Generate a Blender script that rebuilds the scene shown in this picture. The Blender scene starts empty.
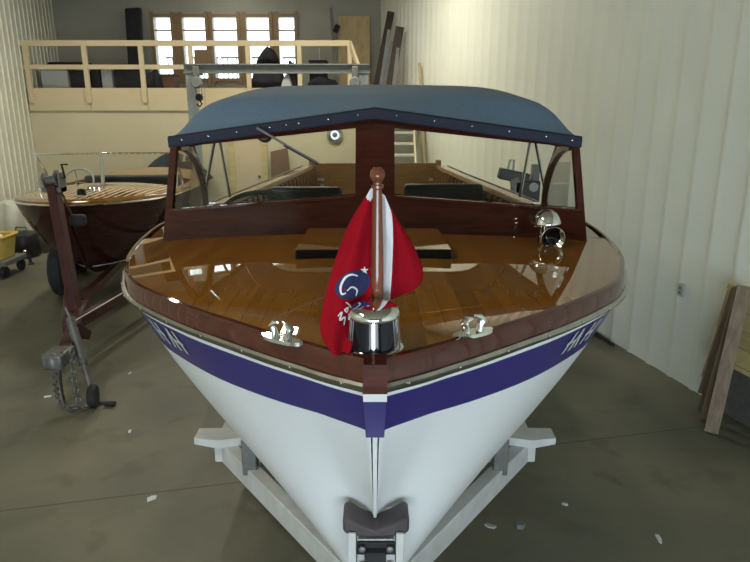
import bpy, math, random
from mathutils import Vector, Matrix
random.seed(7)
R = math.radians
PI = math.pi
scene = bpy.context.scene
COL = scene.collection
# ---------------------------------------------------------------- camera
H = 2.5
PITCH = R(15.4)
cam_d = bpy.data.cameras.new('camera')
cam = bpy.data.objects.new('camera', cam_d)
COL.objects.link(cam)
cam.location = (0, 0, H)
cam.rotation_euler = (R(90) - PITCH, 0, 0)
cam_d.sensor_width = 36
cam_d.lens = 36 * 640 / 750
cam_d.clip_start = 0.05
scene.camera = cam
# ---------------------------------------------------------------- world and exposure
wd = bpy.data.worlds.new('world')
scene.world = wd
wd.use_nodes = True
bg = wd.node_tree.nodes['Background']
bg.inputs[0].default_value = (0.80, 0.91, 1.0, 1)
bg.inputs[1].default_value = 4.5
scene.view_settings.view_transform = 'Standard'
scene.view_settings.look = 'None'
scene.view_settings.gamma = 1
scene.view_settings.exposure = 0.0
# ---------------------------------------------------------------- lights
def area(name, loc, rot, sx, sy, power, color):
    l = bpy.data.lights.new(name, 'AREA')
    l.shape = 'RECTANGLE'
    l.size = sx; l.size_y = sy
    l.energy = power; l.color = color
    o = bpy.data.objects.new(name, l)
    COL.objects.link(o)
    o.location = loc; o.rotation_euler = rot
    return o
WARM = (1.0, 0.945, 0.80)
COOL = (0.75, 0.88, 1.0)
# cool fill light added behind the camera to brighten the white hull
area('cool_fill', (0.3, -6.35, 1.15), (R(90), 0, 0), 6.0, 2.1, 350, COOL)
LAMPS = [(-1.95, 10.6, 95, 'fluorescent light above the middle of the hall'), (-.5, 10.9, 110, 'fluorescent light above the staircase side of the hall'),
         (-4.8, 10.6, 75, 'fluorescent light above the runabout'), (-2.6, 1.0, 78, 'fluorescent light above the open floor left of the launch'),
         (-3.4, 15.6, 16, 'fluorescent light above the upper storage floor')]

def at(px, py, y):
    """world point on the plane Y = y that the measured sight line passes"""
    c, s = math.cos(PITCH), math.sin(PITCH)
    u = (px - 375) / 640.; v = -(py - 281) / 640.
    t = y / (c + v * s)
    return Vector((u * t, y, H + (-s + v * c) * t))
def atz(px, py, z):
    c, s = math.cos(PITCH), math.sin(PITCH)
    u = (px - 375) / 640.; v = -(py - 281) / 640.
    t = (z - H) / (-s + v * c)
    return Vector((u * t, (c + v * s) * t, z))

# ---------------------------------------------------------------- materials
def new_mat(name):
    m = bpy.data.materials.new(name)
    m.use_nodes = True
    return m, m.node_tree, m.node_tree.nodes['Principled BSDF']
def pm(name, col, rough=0.5, metal=0.0, coat=0.0, var=0.0, scale=8.0, bump=0.0, coatr=0.04, spec=None):
    m, nt, b = new_mat(name)
    b.inputs['Base Color'].default_value = (*col, 1)
    b.inputs['Roughness'].default_value = rough
    b.inputs['Metallic'].default_value = metal
    b.inputs['Coat Weight'].default_value = coat
    b.inputs['Coat Roughness'].default_value = coatr
    if spec is not None: b.inputs['Specular IOR Level'].default_value = spec
    tc = nt.nodes.new('ShaderNodeTexCoord')
    n = nt.nodes.new('ShaderNodeTexNoise')
    n.inputs['Scale'].default_value = scale
    n.inputs['Detail'].default_value = 5
    nt.links.new(tc.outputs['Object'], n.inputs['Vector'])
    if var > 0:
        r = nt.nodes.new('ShaderNodeValToRGB')
        r.color_ramp.elements[0].position = 0.3
        r.color_ramp.elements[1].position = 0.7
        r.color_ramp.elements[0].color = (*[c * (1 - var) for c in col], 1)
        r.color_ramp.elements[1].color = (*[min(1, c * (1 + var)) for c in col], 1)
        nt.links.new(n.outputs['Fac'], r.inputs['Fac'])
        nt.links.new(r.outputs['Color'], b.inputs['Base Color'])
    if bump > 0:
        bp = nt.nodes.new('ShaderNodeBump')
        bp.inputs['Strength'].default_value = bump
        bp.inputs['Distance'].default_value = 0.01
        nt.links.new(n.outputs['Fac'], bp.inputs['Height'])
        nt.links.new(bp.outputs['Normal'], b.inputs['Normal'])
    return m
def wood(name, c0, c1, seam=None, spacing=0.07, axis='X', rough=0.35, coat=0.0, stretch=(14, 1.2, 14), seamw=0.03, coatr=0.03, coatior=1.5):
    m, nt, b = new_mat(name)
    N, L = nt.nodes.new, nt.links.new
    tc = N('ShaderNodeTexCoord')
    mp = N('ShaderNodeMapping'); mp.inputs['Scale'].default_value = stretch
    L(tc.outputs['Object'], mp.inputs['Vector'])
    n = N('ShaderNodeTexNoise'); n.inputs['Scale'].default_value = 3; n.inputs['Detail'].default_value = 6; n.inputs['Distortion'].default_value = 0.6
    L(mp.outputs['Vector'], n.inputs['Vector'])
    r = N('ShaderNodeValToRGB')
    r.color_ramp.elements[0].position = 0.32; r.color_ramp.elements[0].color = (*c0, 1)
    r.color_ramp.elements[1].position = 0.68; r.color_ramp.elements[1].color = (*c1, 1)
    L(n.outputs['Fac'], r.inputs['Fac'])
    out = r.outputs['Color']
    if seam:
        sp = N('ShaderNodeSeparateXYZ'); L(tc.outputs['Object'], sp.inputs[0])
        dv = N('ShaderNodeMath'); dv.operation = 'DIVIDE'; dv.inputs[1].default_value = spacing
        L(sp.outputs[axis], dv.inputs[0])
        fr = N('ShaderNodeMath'); fr.operation = 'FRACT'; L(dv.outputs[0], fr.inputs[0])
        lt = N('ShaderNodeMath'); lt.operation = 'LESS_THAN'; lt.inputs[1].default_value = seamw; L(fr.outputs[0], lt.inputs[0])
        # plank to plank tone
        fl = N('ShaderNodeMath'); fl.operation = 'FLOOR'; L(dv.outputs[0], fl.inputs[0])
        wn = N('ShaderNodeTexWhiteNoise'); wn.noise_dimensions = '1D'; L(fl.outputs[0], wn.inputs['W'])
        mr = N('ShaderNodeMapRange'); mr.inputs['To Min'].default_value = 0.85; mr.inputs['To Max'].default_value = 1.15
        L(wn.outputs['Value'], mr.inputs['Value'])
        hs = N('ShaderNodeHueSaturation'); L(mr.outputs[0], hs.inputs['Value']); L(out, hs.inputs['Color'])
        mx = N('ShaderNodeMix'); mx.data_type = 'RGBA'
        L(lt.outputs[0], mx.inputs['Factor']); L(hs.outputs['Color'], mx.inputs['A']); mx.inputs['B'].default_value = (*seam, 1)
        out = mx.outputs['Result']
    L(out, b.inputs['Base Color'])
    b.inputs['Roughness'].default_value = rough
    b.inputs['Coat Weight'].default_value = coat
    b.inputs['Coat Roughness'].default_value = coatr
    b.inputs['Coat IOR'].default_value = coatior
    if coat > .5: b.inputs['Specular IOR Level'].default_value = 0.0   # varnish is the only glossy layer
    return m
def emis(name, col, s):
    m, nt, b = new_mat(name)
    b.inputs['Emission Color'].default_value = (*col, 1)
    b.inputs['Emission Strength'].default_value = s
    return m
def glass_mat(name, tint=(0.97, 0.98, 0.97), ior=1.45, rough=0.0):
    m = bpy.data.materials.new(name); m.use_nodes = True
    nt = m.node_tree; nt.nodes.clear(); N, L = nt.nodes.new, nt.links.new
    o = N('ShaderNodeOutputMaterial'); mx = N('ShaderNodeMixShader'); fr = N('ShaderNodeFresnel')
    ge = N('ShaderNodeNewGeometry'); mr = N('ShaderNodeMapRange'); mr.inputs['To Min'].default_value = ior; mr.inputs['To Max'].default_value = 1 / ior
    L(ge.outputs['Backfacing'], mr.inputs['Value']); L(mr.outputs[0], fr.inputs[0])
    t = N('ShaderNodeBsdfTransparent'); t.inputs[0].default_value = (*tint, 1)
    g = N('ShaderNodeBsdfGlossy'); g.inputs['Roughness'].default_value = rough
    L(fr.outputs[0], mx.inputs[0]); L(t.outputs[0], mx.inputs[1]); L(g.outputs[0], mx.inputs[2]); L(mx.outputs[0], o.inputs[0])
    return m

M = {}
M['deck'] = wood('varnished_deck', (0.235, 0.098, 0.013), (0.285, 0.122, 0.017), seam=(0.19, 0.077, 0.011), spacing=0.06, rough=0.3, coat=1.0, seamw=0.035, coatr=0.008, coatior=1.72)
M['mahog'] = wood('dark_mahogany', (0.036, 0.009, 0.006), (0.062, 0.016, 0.009), rough=0.3, coat=0.8, stretch=(2, 8, 14))
M['rail'] = wood('red_mahogany', (0.052, 0.012, 0.007), (0.085, 0.020, 0.011), rough=0.25, coat=1.0, stretch=(3, 3, 20))
M['hatch'] = wood('hatch_wood', (0.19, 0.08, 0.014), (0.26, 0.11, 0.02), rough=0.3, coat=1.0, stretch=(1.2, 14, 14))
M['panelwood'] = wood('panel_wood', (0.36, 0.20, 0.075), (0.47, 0.28, 0.11), rough=0.4, coat=0.2, stretch=(1.5, 8, 8))
M['hullwhite'] = pm('hull_white', (0.80, 0.82, 0.82), 0.32, coat=0.25, coatr=0.12, var=0.02, scale=3)
M['blue'] = pm('hull_blue', (0.030, 0.022, 0.17), 0.3, coat=0.4)
M['chrome'] = pm('chrome', (0.82, 0.83, 0.82), 0.09, metal=1.0, var=0.04, scale=14)
M['dullchrome'] = pm('dull_chrome', (0.46, 0.46, 0.43), 0.22, metal=1.0, var=0.15, scale=20)
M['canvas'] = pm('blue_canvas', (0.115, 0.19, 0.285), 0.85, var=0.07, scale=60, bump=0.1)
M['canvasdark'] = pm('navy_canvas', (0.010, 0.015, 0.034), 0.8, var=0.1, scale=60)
M['glass'] = glass_mat('clear_glass')
M['black'] = pm('black_vinyl', (0.012, 0.013, 0.016), 0.45, var=0.2)
M['blackgloss'] = pm('black_gloss', (0.008, 0.008, 0.012), 0.12, spec=0.35)
M['rubber'] = pm('rubber', (0.018, 0.018, 0.020), 0.75, var=0.2)
M['bowrubber'] = pm('grey_rubber', (0.06, 0.048, 0.052), 0.55, var=0.2, scale=15)
M['red'] = pm('flag_red', (0.28, 0.006, 0.014), 0.9, spec=0.05, var=0.08, scale=20)
M['flagwhite'] = pm('flag_white', (0.75, 0.75, 0.76), 0.85, var=0.04, scale=20)
M['flagblue'] = pm('flag_blue', (0.015, 0.022, 0.09), 0.8, var=0.08, scale=20)
M['staff'] = wood('staff_wood', (0.12, 0.032, 0.014), (0.20, 0.06, 0.026), rough=0.25, coat=1.0, stretch=(20, 20, 2))
M['trailer'] = pm('white_trailer_paint', (0.55, 0.56, 0.55), 0.5, var=0.10, scale=10)
M['galv'] = pm('grey_steel', (0.17, 0.17, 0.165), 0.5, metal=0.5, var=0.2, scale=18)
M['redtrailer'] = pm('oxide_red_paint', (0.050, 0.006, 0.006), 0.5, var=0.3, scale=9, coat=0.1)
M['darkhull'] = wood('dark_varnished_hull', (0.030, 0.010, 0.007), (0.050, 0.018, 0.012), rough=0.35, coat=0.55, stretch=(2, 1, 14))
M['runabout_deck'] = wood('striped_deck', (0.22, 0.085, 0.025), (0.30, 0.13, 0.04), seam=(0.85, 0.74, 0.55), spacing=0.075, rough=0.25, coat=1.0, seamw=0.32)
M['cream'] = pm('cream_paint', (0.60, 0.50, 0.325), 0.7, var=0.03, scale=2)
M['whitewall'] = pm('ribbed_white_metal', (0.73, 0.75, 0.65), 0.38, var=0.03, scale=1.5)
M['drywall'] = pm('grey_plaster', (0.33, 0.33, 0.28), 0.85, var=0.05, scale=1.5)
M['underwall'] = pm('beige_plaster', (0.58, 0.52, 0.36), 0.8, var=0.04, scale=1.5)
M['ceil'] = pm('ceiling_paint', (0.30, 0.26, 0.19), 0.8, var=0.05, scale=2)
M['steel'] = pm('grey_beam_paint', (0.16, 0.17, 0.165), 0.5, var=0.1)
M['steelpost'] = pm('post_paint', (0.22, 0.25, 0.25), 0.5, var=0.1)
M['winframe'] = wood('window_frame_wood', (0.20, 0.13, 0.06), (0.30, 0.20, 0.10), rough=0.5)
M['dark'] = pm('dark_cloth', (0.016, 0.016, 0.022), 0.8, var=0.4, scale=6)
M['darkbrown'] = pm('dark_brown', (0.035, 0.022, 0.018), 0.6, var=0.3, scale=6)
M['sheet'] = pm('white_dust_sheet', (0.55, 0.55, 0.47), 0.9, var=0.08, scale=4)
M['plastic'] = pm('white_plastic', (0.42, 0.44, 0.43), 0.5, var=0.05)
M['ply'] = wood('plywood', (0.42, 0.32, 0.16), (0.52, 0.41, 0.22), rough=0.7, stretch=(3, 3, 1))
M['plank'] = wood('rough_plank', (0.17, 0.125, 0.085), (0.27, 0.21, 0.145), rough=0.8, stretch=(12, 12, 1))
M['yellow'] = pm('yellow_plastic', (0.62, 0.45, 0.10), 0.45, var=0.08)
M['pine'] = wood('pine_board', (0.50, 0.40, 0.17), (0.60, 0.50, 0.24), rough=0.6, seam=(0.25, 0.18, 0.08), spacing=0.15, axis='Z', seamw=0.04)
M['brownply'] = wood('brown_ply', (0.13, 0.075, 0.04), (0.19, 0.11, 0.06), rough=0.7)
M['tube'] = emis('lamp_tube', (1.0, 0.95, 0.82), 9.0)
M['lampbody'] = pm('lamp_body', (0.75, 0.75, 0.72), 0.4)
M['paper'] = pm('paper', (0.75, 0.75, 0.72), 0.8)
M['cable'] = pm('cable', (0.06, 0.05, 0.05), 0.6)

def floor_mat():
    m, nt, b = new_mat('concrete')
    N, L = nt.nodes.new, nt.links.new
    tc = N('ShaderNodeTexCoord')
    def noise(scale, detail=6, dist=0.0):
        n = N('ShaderNodeTexNoise'); n.inputs['Scale'].default_value = scale; n.inputs['Detail'].default_value = detail; n.inputs['Distortion'].default_value = dist
        L(tc.outputs['Object'], n.inputs['Vector']); return n.outputs['Fac']
    r = N('ShaderNodeValToRGB')
    cr = r.color_ramp
    cr.elements[0].position = 0.3; cr.elements[0].color = (0.10, 0.105, 0.078, 1)
    cr.elements[1].position = 0.72; cr.elements[1].color = (0.215, 0.202, 0.142, 1)
    L(noise(0.8, 8, 0.5), r.inputs['Fac'])
    # worn blotches
    r2 = N('ShaderNodeValToRGB'); r2.color_ramp.elements[0].position = 0.56; r2.color_ramp.elements[1].position = 0.72
    r2.color_ramp.elements[0].color = (0, 0, 0, 1); r2.color_ramp.elements[1].color = (0.55, 0.55, 0.55, 1)
    L(noise(3.2, 7, 0.3), r2.inputs['Fac'])
    mx = N('ShaderNodeMix'); mx.data_type = 'RGBA'
    L(r2.outputs['Color'], mx.inputs['Factor']); L(r.outputs['Color'], mx.inputs['A']); mx.inputs['B'].default_value = (0.085, 0.075, 0.055, 1)
    # saw-cut joints across the slab
    sp = N('ShaderNodeSeparateXYZ'); mp = N('ShaderNodeMapping'); mp.inputs['Rotation'].default_value = (0, 0, -JA)
    L(tc.outputs['Object'], mp.inputs['Vector']); L(mp.outputs['Vector'], sp.inputs[0])
    def line(sock, pos, w):
        a = N('ShaderNodeMath'); a.operation = 'SUBTRACT'; a.inputs[1].default_value = pos; L(sock, a.inputs[0])
        ab = N('ShaderNodeMath'); ab.operation = 'ABSOLUTE'; L(a.outputs[0], ab.inputs[0])
        lt = N('ShaderNodeMath'); lt.operation = 'LESS_THAN'; lt.inputs[1].default_value = w; L(ab.outputs[0], lt.inputs[0]); return lt.outputs[0]
    mx2 = N('ShaderNodeMix'); mx2.data_type = 'RGBA'; mx2.inputs['B'].default_value = (0.05, 0.045, 0.035, 1)
    ad = N('ShaderNodeMath'); ad.operation = 'MAXIMUM'; ad.inputs[1].default_value = 0
    L(line(sp.outputs['Y'], JOINT, 0.008), ad.inputs[0])
    ml = N('ShaderNodeMath'); ml.operation = 'MULTIPLY'; ml.inputs[1].default_value = 0.6; L(ad.outputs[0], ml.inputs[0])
    L(ml.outputs[0], mx2.inputs['Factor']); L(mx.outputs['Result'], mx2.inputs['A'])
    L(mx2.outputs['Result'], b.inputs['Base Color'])
    b.inputs['Roughness'].default_value = 0.55
    bp = N('ShaderNodeBump'); bp.inputs['Strength'].default_value = 0.15; bp.inputs['Distance'].default_value = 0.01
    L(noise(40, 4), bp.inputs['Height']); L(bp.outputs['Normal'], b.inputs['Normal'])
    return m
_pa, _pb = atz(100, 499, 0), atz(640, 434, 0)
JA = math.atan2(_pb.y - _pa.y, _pb.x - _pa.x)      # direction of the saw cut
JOINT = -math.sin(JA) * _pa.x + math.cos(JA) * _pa.y
M['floor'] = floor_mat()

# ---------------------------------------------------------------- mesh builder
WORLD = {}
class MB:
    def __init__(s): s.v = []; s.f = []; s.m = []; s.sm = []
    def add(s, vs, fs, mi=0, smooth=False):
        k = len(s.v)
        s.v += [Vector(p) for p in vs]
        for i, f in enumerate(fs):
            s.f.append(tuple(k + j for j in f)); s.m.append(mi[i] if isinstance(mi, list) else mi); s.sm.append(smooth)
        return s
    def box(s, x0, x1, y0, y1, z0, z1, mi=0, T=None):
        vs = [Vector((x, y, z)) for z in (z0, z1) for y in (y0, y1) for x in (x0, x1)]
        if T: vs = [T @ v for v in vs]
        return s.add(vs, [(0, 2, 3, 1), (4, 5, 7, 6), (0, 1, 5, 4), (2, 6, 7, 3), (0, 4, 6, 2), (1, 3, 7, 5)], mi)
    def bar(s, p0, p1, w, h, mi=0, up=(0, 0, 1)):
        p0, p1 = Vector(p0), Vector(p1); d = (p1 - p0).normalized(); up = Vector(up)
        sd = d.cross(up)
        if sd.length < 1e-4: sd = d.cross(Vector((1, 0, 0)))
        sd.normalize(); u = sd.cross(d)
        vs = [p + sd * a * w / 2 + u * b * h / 2 for p in (p0, p1) for a, b in ((-1, -1), (1, -1), (1, 1), (-1, 1))]
        return s.add(vs, [(3, 2, 1, 0), (4, 5, 6, 7), (0, 1, 5, 4), (1, 2, 6, 5), (2, 3, 7, 6), (3, 0, 4, 7)], mi)
    def tube(s, pts, r, n=10, mi=0, closed=False, flat=1.0):
        pts = [Vector(p) for p in pts]; N = len(pts)
        rr = r if isinstance(r, (list, tuple)) else [r] * N
        rings = []; prev = None
        for i, p in enumerate(pts):
            if closed: t = pts[(i + 1) % N] - pts[i - 1]
            else: t = pts[min(i + 1, N - 1)] - pts[max(i - 1, 0)]
            t.normalize()
            if prev is None:
                a = t.orthogonal().normalized() if abs(t.z) > 0.9 else t.cross(Vector((0, 0, 1))).normalized()
            else:
                a = (prev - t * prev.dot(t)).normalized()
            prev = a; b = t.cross(a)
            rings.append([p + a * math.cos(2 * PI * k / n) * rr[i] + b * math.sin(2 * PI * k / n) * rr[i] * flat for k in range(n)])
        vs = [q for ring in rings for q in ring]; fs = []
        for i in range(N if closed else N - 1):
            j = (i + 1) % N
            for k in range(n):
                fs.append((i * n + k, i * n + (k + 1) % n, j * n + (k + 1) % n, j * n + k))
        s.add(vs, fs, mi, True)
        if not closed:
            s.add(rings[0], [tuple(range(n))[::-1]], mi); s.add(rings[-1], [tuple(range(n))], mi)
        return s
    def lathe(s, prof, origin=(0, 0, 0), axis=(0, 0, 1), n=24, mi=0, smooth=True):
        o = Vector(origin); ax = Vector(axis).normalized(); a = ax.orthogonal().normalized(); b = ax.cross(a)
        vs = []; fs = []
        for r, z in prof:
            for k in range(n):
                t = 2 * PI * k / n
                vs.append(o + ax * z + (a * math.cos(t) + b * math.sin(t)) * max(r, 1e-4))
        for i in range(len(prof) - 1):
            for k in range(n):
                fs.append((i * n + k, i * n + (k + 1) % n, (i + 1) * n + (k + 1) % n, (i + 1) * n + k))
        return s.add(vs, fs, mi, smooth)
    def grid(s, rows, mi=0, smooth=True, closed=False):
        nr, nc = len(rows), len(rows[0]); vs = [p for r in rows for p in r]; fs = []; ms = []
        for i in range(nr - 1):
            for j in range(nc if closed else nc - 1):
                k = (j + 1) % nc
                fs.append((i * nc + j, i * nc + k, (i + 1) * nc + k, (i + 1) * nc + j))
                ms.append(mi(i, j) if callable(mi) else mi)
        return s.add(vs, fs, ms, smooth)
    def prism(s, poly, off, mi=0):
        off = Vector(off); n = len(poly); a = [Vector(p) for p in poly]
        vs = a + [p + off for p in a]
        fs = [tuple(range(n)), tuple(range(2 * n - 1, n - 1, -1))] + [(i, n + i, n + (i + 1) % n, (i + 1) % n) for i in range(n)]
        return s.add(vs, fs, mi)
    def build(s, name, mats, parent=None, bevel=0, solid=0, local=False, subsurf=0, kind=None, label=None):
        if not isinstance(mats, (list, tuple)): mats = [mats]
        off = Vector((0, 0, 0))
        if parent is not None and not local: off = WORLD.get(parent.name, Vector((0, 0, 0)))
        me = bpy.data.meshes.new(name)
        me.from_pydata([v - off for v in s.v], [], s.f)
        for m in mats: me.materials.append(m if not isinstance(m, str) else M[m])
        for p, mi, sm in zip(me.polygons, s.m, s.sm):
            p.material_index = mi; p.use_smooth = sm
        import bmesh
        bm = bmesh.new(); bm.from_mesh(me); bmesh.ops.remove_doubles(bm, verts=bm.verts, dist=1e-5)
        bmesh.ops.recalc_face_normals(bm, faces=bm.faces); bm.to_mesh(me); bm.free()
        me.set_sharp_from_angle(angle=R(38))
        o = bpy.data.objects.new(name, me); COL.objects.link(o)
        if parent is not None: o.parent = parent; WORLD[o.name] = off
        if solid:
            q = o.modifiers.new('solid', 'SOLIDIFY'); q.thickness = solid; q.offset = 0
        if bevel:
            q = o.modifiers.new('bevel', 'BEVEL'); q.width = bevel; q.segments = 2; q.limit_method = 'ANGLE'
        if subsurf:
            q = o.modifiers.new('sub', 'SUBSURF'); q.levels = subsurf; q.render_levels = subsurf
        if kind: o['kind'] = kind
        if label: o['label'] = label
        return o
def thing(name, label, cat, loc=(0, 0, 0), group=None):
    o = bpy.data.objects.new(name, None); COL.objects.link(o); o.location = loc
    o.empty_display_size = 0.1
    o['label'] = label; o['category'] = cat
    if group: o['group'] = group
    WORLD[o.name] = Vector(loc)
    return o
def tag(o, label, cat, group=None):
    o['label'] = label; o['category'] = cat
    if group: o['group'] = group
    return o
def copy_tree(o, parent=None):
    kids = [c for c in bpy.data.objects if c.parent is o]
    c = o.copy(); COL.objects.link(c)
    if parent is not None: c.parent = parent
    for k in kids: copy_tree(k, c)
    return c
def herm(xs, ys, x):
    n = len(xs)
    if x <= xs[0]: return ys[0]
    if x >= xs[-1]: return ys[-1]
    i = max(k for k in range(n) if xs[k] <= x)
    i = min(i, n - 2)
    def sl(k):
        if k == 0: return (ys[1] - ys[0]) / (xs[1] - xs[0])
        if k == n - 1: return (ys[-1] - ys[-2]) / (xs[-1] - xs[-2])
        return (ys[k + 1] - ys[k - 1]) / (xs[k + 1] - xs[k - 1])
    h = xs[i + 1] - xs[i]; t = (x - xs[i]) / h
    return (2*t**3 - 3*t*t + 1) * ys[i] + (t**3 - 2*t*t + t) * h * sl(i) + (-2*t**3 + 3*t*t) * ys[i+1] + (t**3 - t*t) * h * sl(i+1)

# ---------------------------------------------------------------- room
RW = lambda y: 2.85 - 0.235 * (y - 5.5)          # inner face of the right wall
LW = lambda y: -7.3 - 0.22 * (y - 14)             # inner face of the left wall
CZ = 5.5
Y0, YB, YM = -6.5, 17.0, 14.0
MB().add([(LW(Y0) - .3, Y0, 0), (RW(Y0) + .3, Y0, 0), (RW(YB) + .5, YB + .4, 0), (LW(YB) - .3, YB + .4, 0),
          (LW(Y0) - .3, Y0, -.2), (RW(Y0) + .3, Y0, -.2), (RW(YB) + .5, YB + .4, -.2), (LW(YB) - .3, YB + .4, -.2)],
         [(0, 1, 2, 3), (7, 6, 5, 4), (0, 4, 5, 1), (1, 5, 6, 2), (2, 6, 7, 3), (3, 7, 4, 0)]).build('floor', 'floor', kind='structure')
MB().box(LW(YB) - 1, RW(Y0) + 1, Y0 - .2, YB + .4, CZ, CZ + .2).build('ceiling', 'ceil', kind='structure')
def ribbed(name, fx, y0, y1, side, pitch=0.305, depth=0.013):
    """profiled metal sheet, ribs standing into the room"""
    pts = []; y = y0
    while y < y1:
        for dy, d in ((0, 0), (pitch - .075, 0), (pitch - .058, depth), (pitch - .017, depth)):
            pts.append((y + dy, d))
        y += pitch
    rows = [[Vector((fx(a) - side * d, a, z)) for a, d in pts] for z in (0, CZ)]
    back = [[Vector((fx(a) + side * .08, a, z)) for a, d in (pts[0], pts[-1])] for z in (0, CZ)]
    mb = MB().grid(rows, smooth=False).grid(back, smooth=False)
    return mb.build(name, 'whitewall', kind='structure')
ribbed('wall_right', RW, Y0, YB + .1, 1)
ribbed('wall_left', LW, Y0, YB + .1, -1)
MB().box(LW(Y0) - .2, -2.8, Y0 - .15, Y0, 0, CZ).box(3.4, RW(Y0) + .2, Y0 - .15, Y0, 0, CZ).box(-2.8, 3.4, Y0 - .15, Y0, 2.3, CZ).build('wall_front', 'drywall', kind='structure')
# far wall with five tall windows
def bx(px): return (px - 375) / 640. * (YB * math.cos(PITCH) - 1.2 * math.sin(PITCH))
WZ0, WZ1 = at(200, 79, YB).z, at(200, 17, YB).z
wins = [(156, 174), (184, 208), (214, 239), (247, 271), (279, 296)]
wmb = MB()
xs = [LW(YB) - .2] + [v for a, b in wins for v in (bx(a), bx(b))] + [RW(YB) + .4]
wmb.box(xs[0], xs[-1], YB, YB + .25, 0, WZ0).box(xs[0], xs[-1], YB, YB + .25, WZ1, CZ)
for i in range(0, len(xs), 2): wmb.box(xs[i], xs[i + 1], YB, YB + .25, WZ0, WZ1)
wmb.build('wall_back', 'drywall', kind='structure')
cas = MB()
for (a0, b0), (a1, b1) in zip(wins[:-1], wins[1:]): cas.box(bx(b0), bx(a1), YB - .02, YB + .01, WZ0 - .1, WZ1 + .1)
cas.build('trim_7', 'winframe', kind='structure')
for i, (a, b) in enumerate(wins):
    x0, x1 = bx(a), bx(b)
    f = MB()
    f.box(x0 - .065, x0 + .02, YB - .05, YB + .02, WZ0 - .12, WZ1 + .12).box(x1 - .02, x1 + .065, YB - .05, YB + .02, WZ0 - .12, WZ1 + .12)
    f.box(x0 - .065, x1 + .065, YB - .052, YB + .02, WZ1 - .01, WZ1 + .065).box(x0 - .065, x1 + .065, YB - .052, YB + .02, WZ0 - .065, WZ0 + .02)
    w = f.build('window_%d' % (i + 1), 'winframe', kind='structure')
    g = MB().box(x0, x1, YB + .1, YB + .11, WZ0, WZ1).build('pane', 'glass', w)
    t = MB().box(x0, x1, YB + .06, YB + .09, WZ1 - .32, WZ1 - .28)
    t.build('glazing_bar', 'winframe', w)
    # balcony balustrade outside
    bl = MB().box(x0 - .05, x1 + .05, YB + .9, YB + .94, WZ0 + .55, WZ0 + .6).box(x0 - .05, x1 + .05, YB + .9, YB + .94, WZ0 - .1, WZ0 - .05)
    k = x0
    while k < x1:
        bl.box(k, k + .025, YB + .905, YB + .93, WZ0 - .1, WZ0 + .56); k += .12
    bl.build('trim_%d' % (i + 1), 'steelpost', kind='structure')
# mezzanine
MZ0, MZ1 = at(200, 110.5, YM).z, at(200, 88, YM).z
MB().add([(LW(YM), YM, MZ1 - .12), (RW(YM), YM, MZ1 - .12), (RW(YB), YB, MZ1 - .12), (LW(YB), YB, MZ1 - .12),
          (LW(YM), YM, MZ1 - .02), (RW(YM), YM, MZ1 - .02), (RW(YB), YB, MZ1 - .02), (LW(YB), YB, MZ1 - .02)],
         [(0, 1, 2, 3), (4, 5, 6, 7), (0, 1, 5, 4), (1, 2, 6, 5), (2, 3, 7, 6), (3, 0, 4, 7)]).build('floor_mezzanine', 'brownply', kind='structure')
xe = at(352, 88, YM).x
fm = MB()
fx0 = LW(YM) + .03
nx = [fx0, at(91, 88, YM).x, at(148, 88, YM).x, at(205, 88, YM).x, at(262, 88, YM).x, at(300, 88, YM).x, xe]
for a, b in zip(nx[:-1], nx[1:]): fm.box(a + .004, b - .004, YM - .06, YM - .001, MZ0, MZ1)
fm.build('trim_6', 'cream', kind='structure')
uw = MB().box(LW(YM), RW(YM), YM, YM + .12, 0, MZ1 - .125)
uw.build('wall_under_mezzanine', 'underwall', kind='structure')
# door and boards seen through the windscreen
dr = MB().box(at(235, 180, 13.9).x, at(262, 180, 13.9).x, YM - .03, YM - .005, 0, 2.1, 1)
dr.box(at(262, 180, 13.9).x, at(268, 180, 13.9).x, YM - .05, YM - .002, 0, 2.16).box(at(229, 180, 13.9).x, at(235, 180, 13.9).x, YM - .05, YM - .002, 0, 2.16)
dr.box(at(229, 180, 13.9).x, at(268, 180, 13.9).x, YM - .051, YM - .002, 2.1, 2.2)
d = dr.build('door_1', ['pine', 'cream'], kind='structure')
MB().lathe([(.0, 0), (.03, .0), (.035, .03), (.0, .06)], (at(259, 180, 13.9).x, YM - .03, 1.0), (0, -1, 0)).build('door_handle', 'chrome', d)
# guard rail: one joined railing
rl = thing('guard_railing', 'cream painted timber guard railing along the edge of the upper storage floor', 'railing', (-3, YM - .05, MZ1))
zt, zm = at(200, 43, YM - .05).z, at(200, 67, YM - .05).z
xr = at(350, 43, YM - .05).x
MB().box(fx0, xr, YM - .09, YM - .02, zt - .06, zt + .05).build('top_rail', 'cream', rl)
MB().box(fx0, xr, YM - .085, YM - .025, zm - .045, zm + .045).build('middle_rail', 'cream', rl)
for px in (29, 87, 143, 192, 249, 300, 350):
    x = at(px, 70, YM - .05).x
    MB().box(x - .045, x + .045, YM - .12, YM - .055, MZ1 - .3, zt - .02).build('post', 'cream', rl)
MB().bar((xr, YM - .06, zt), (xr + .28, YM - .9, zt - .75), .05, .1).build('stair_handrail', 'cream', rl)
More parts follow.
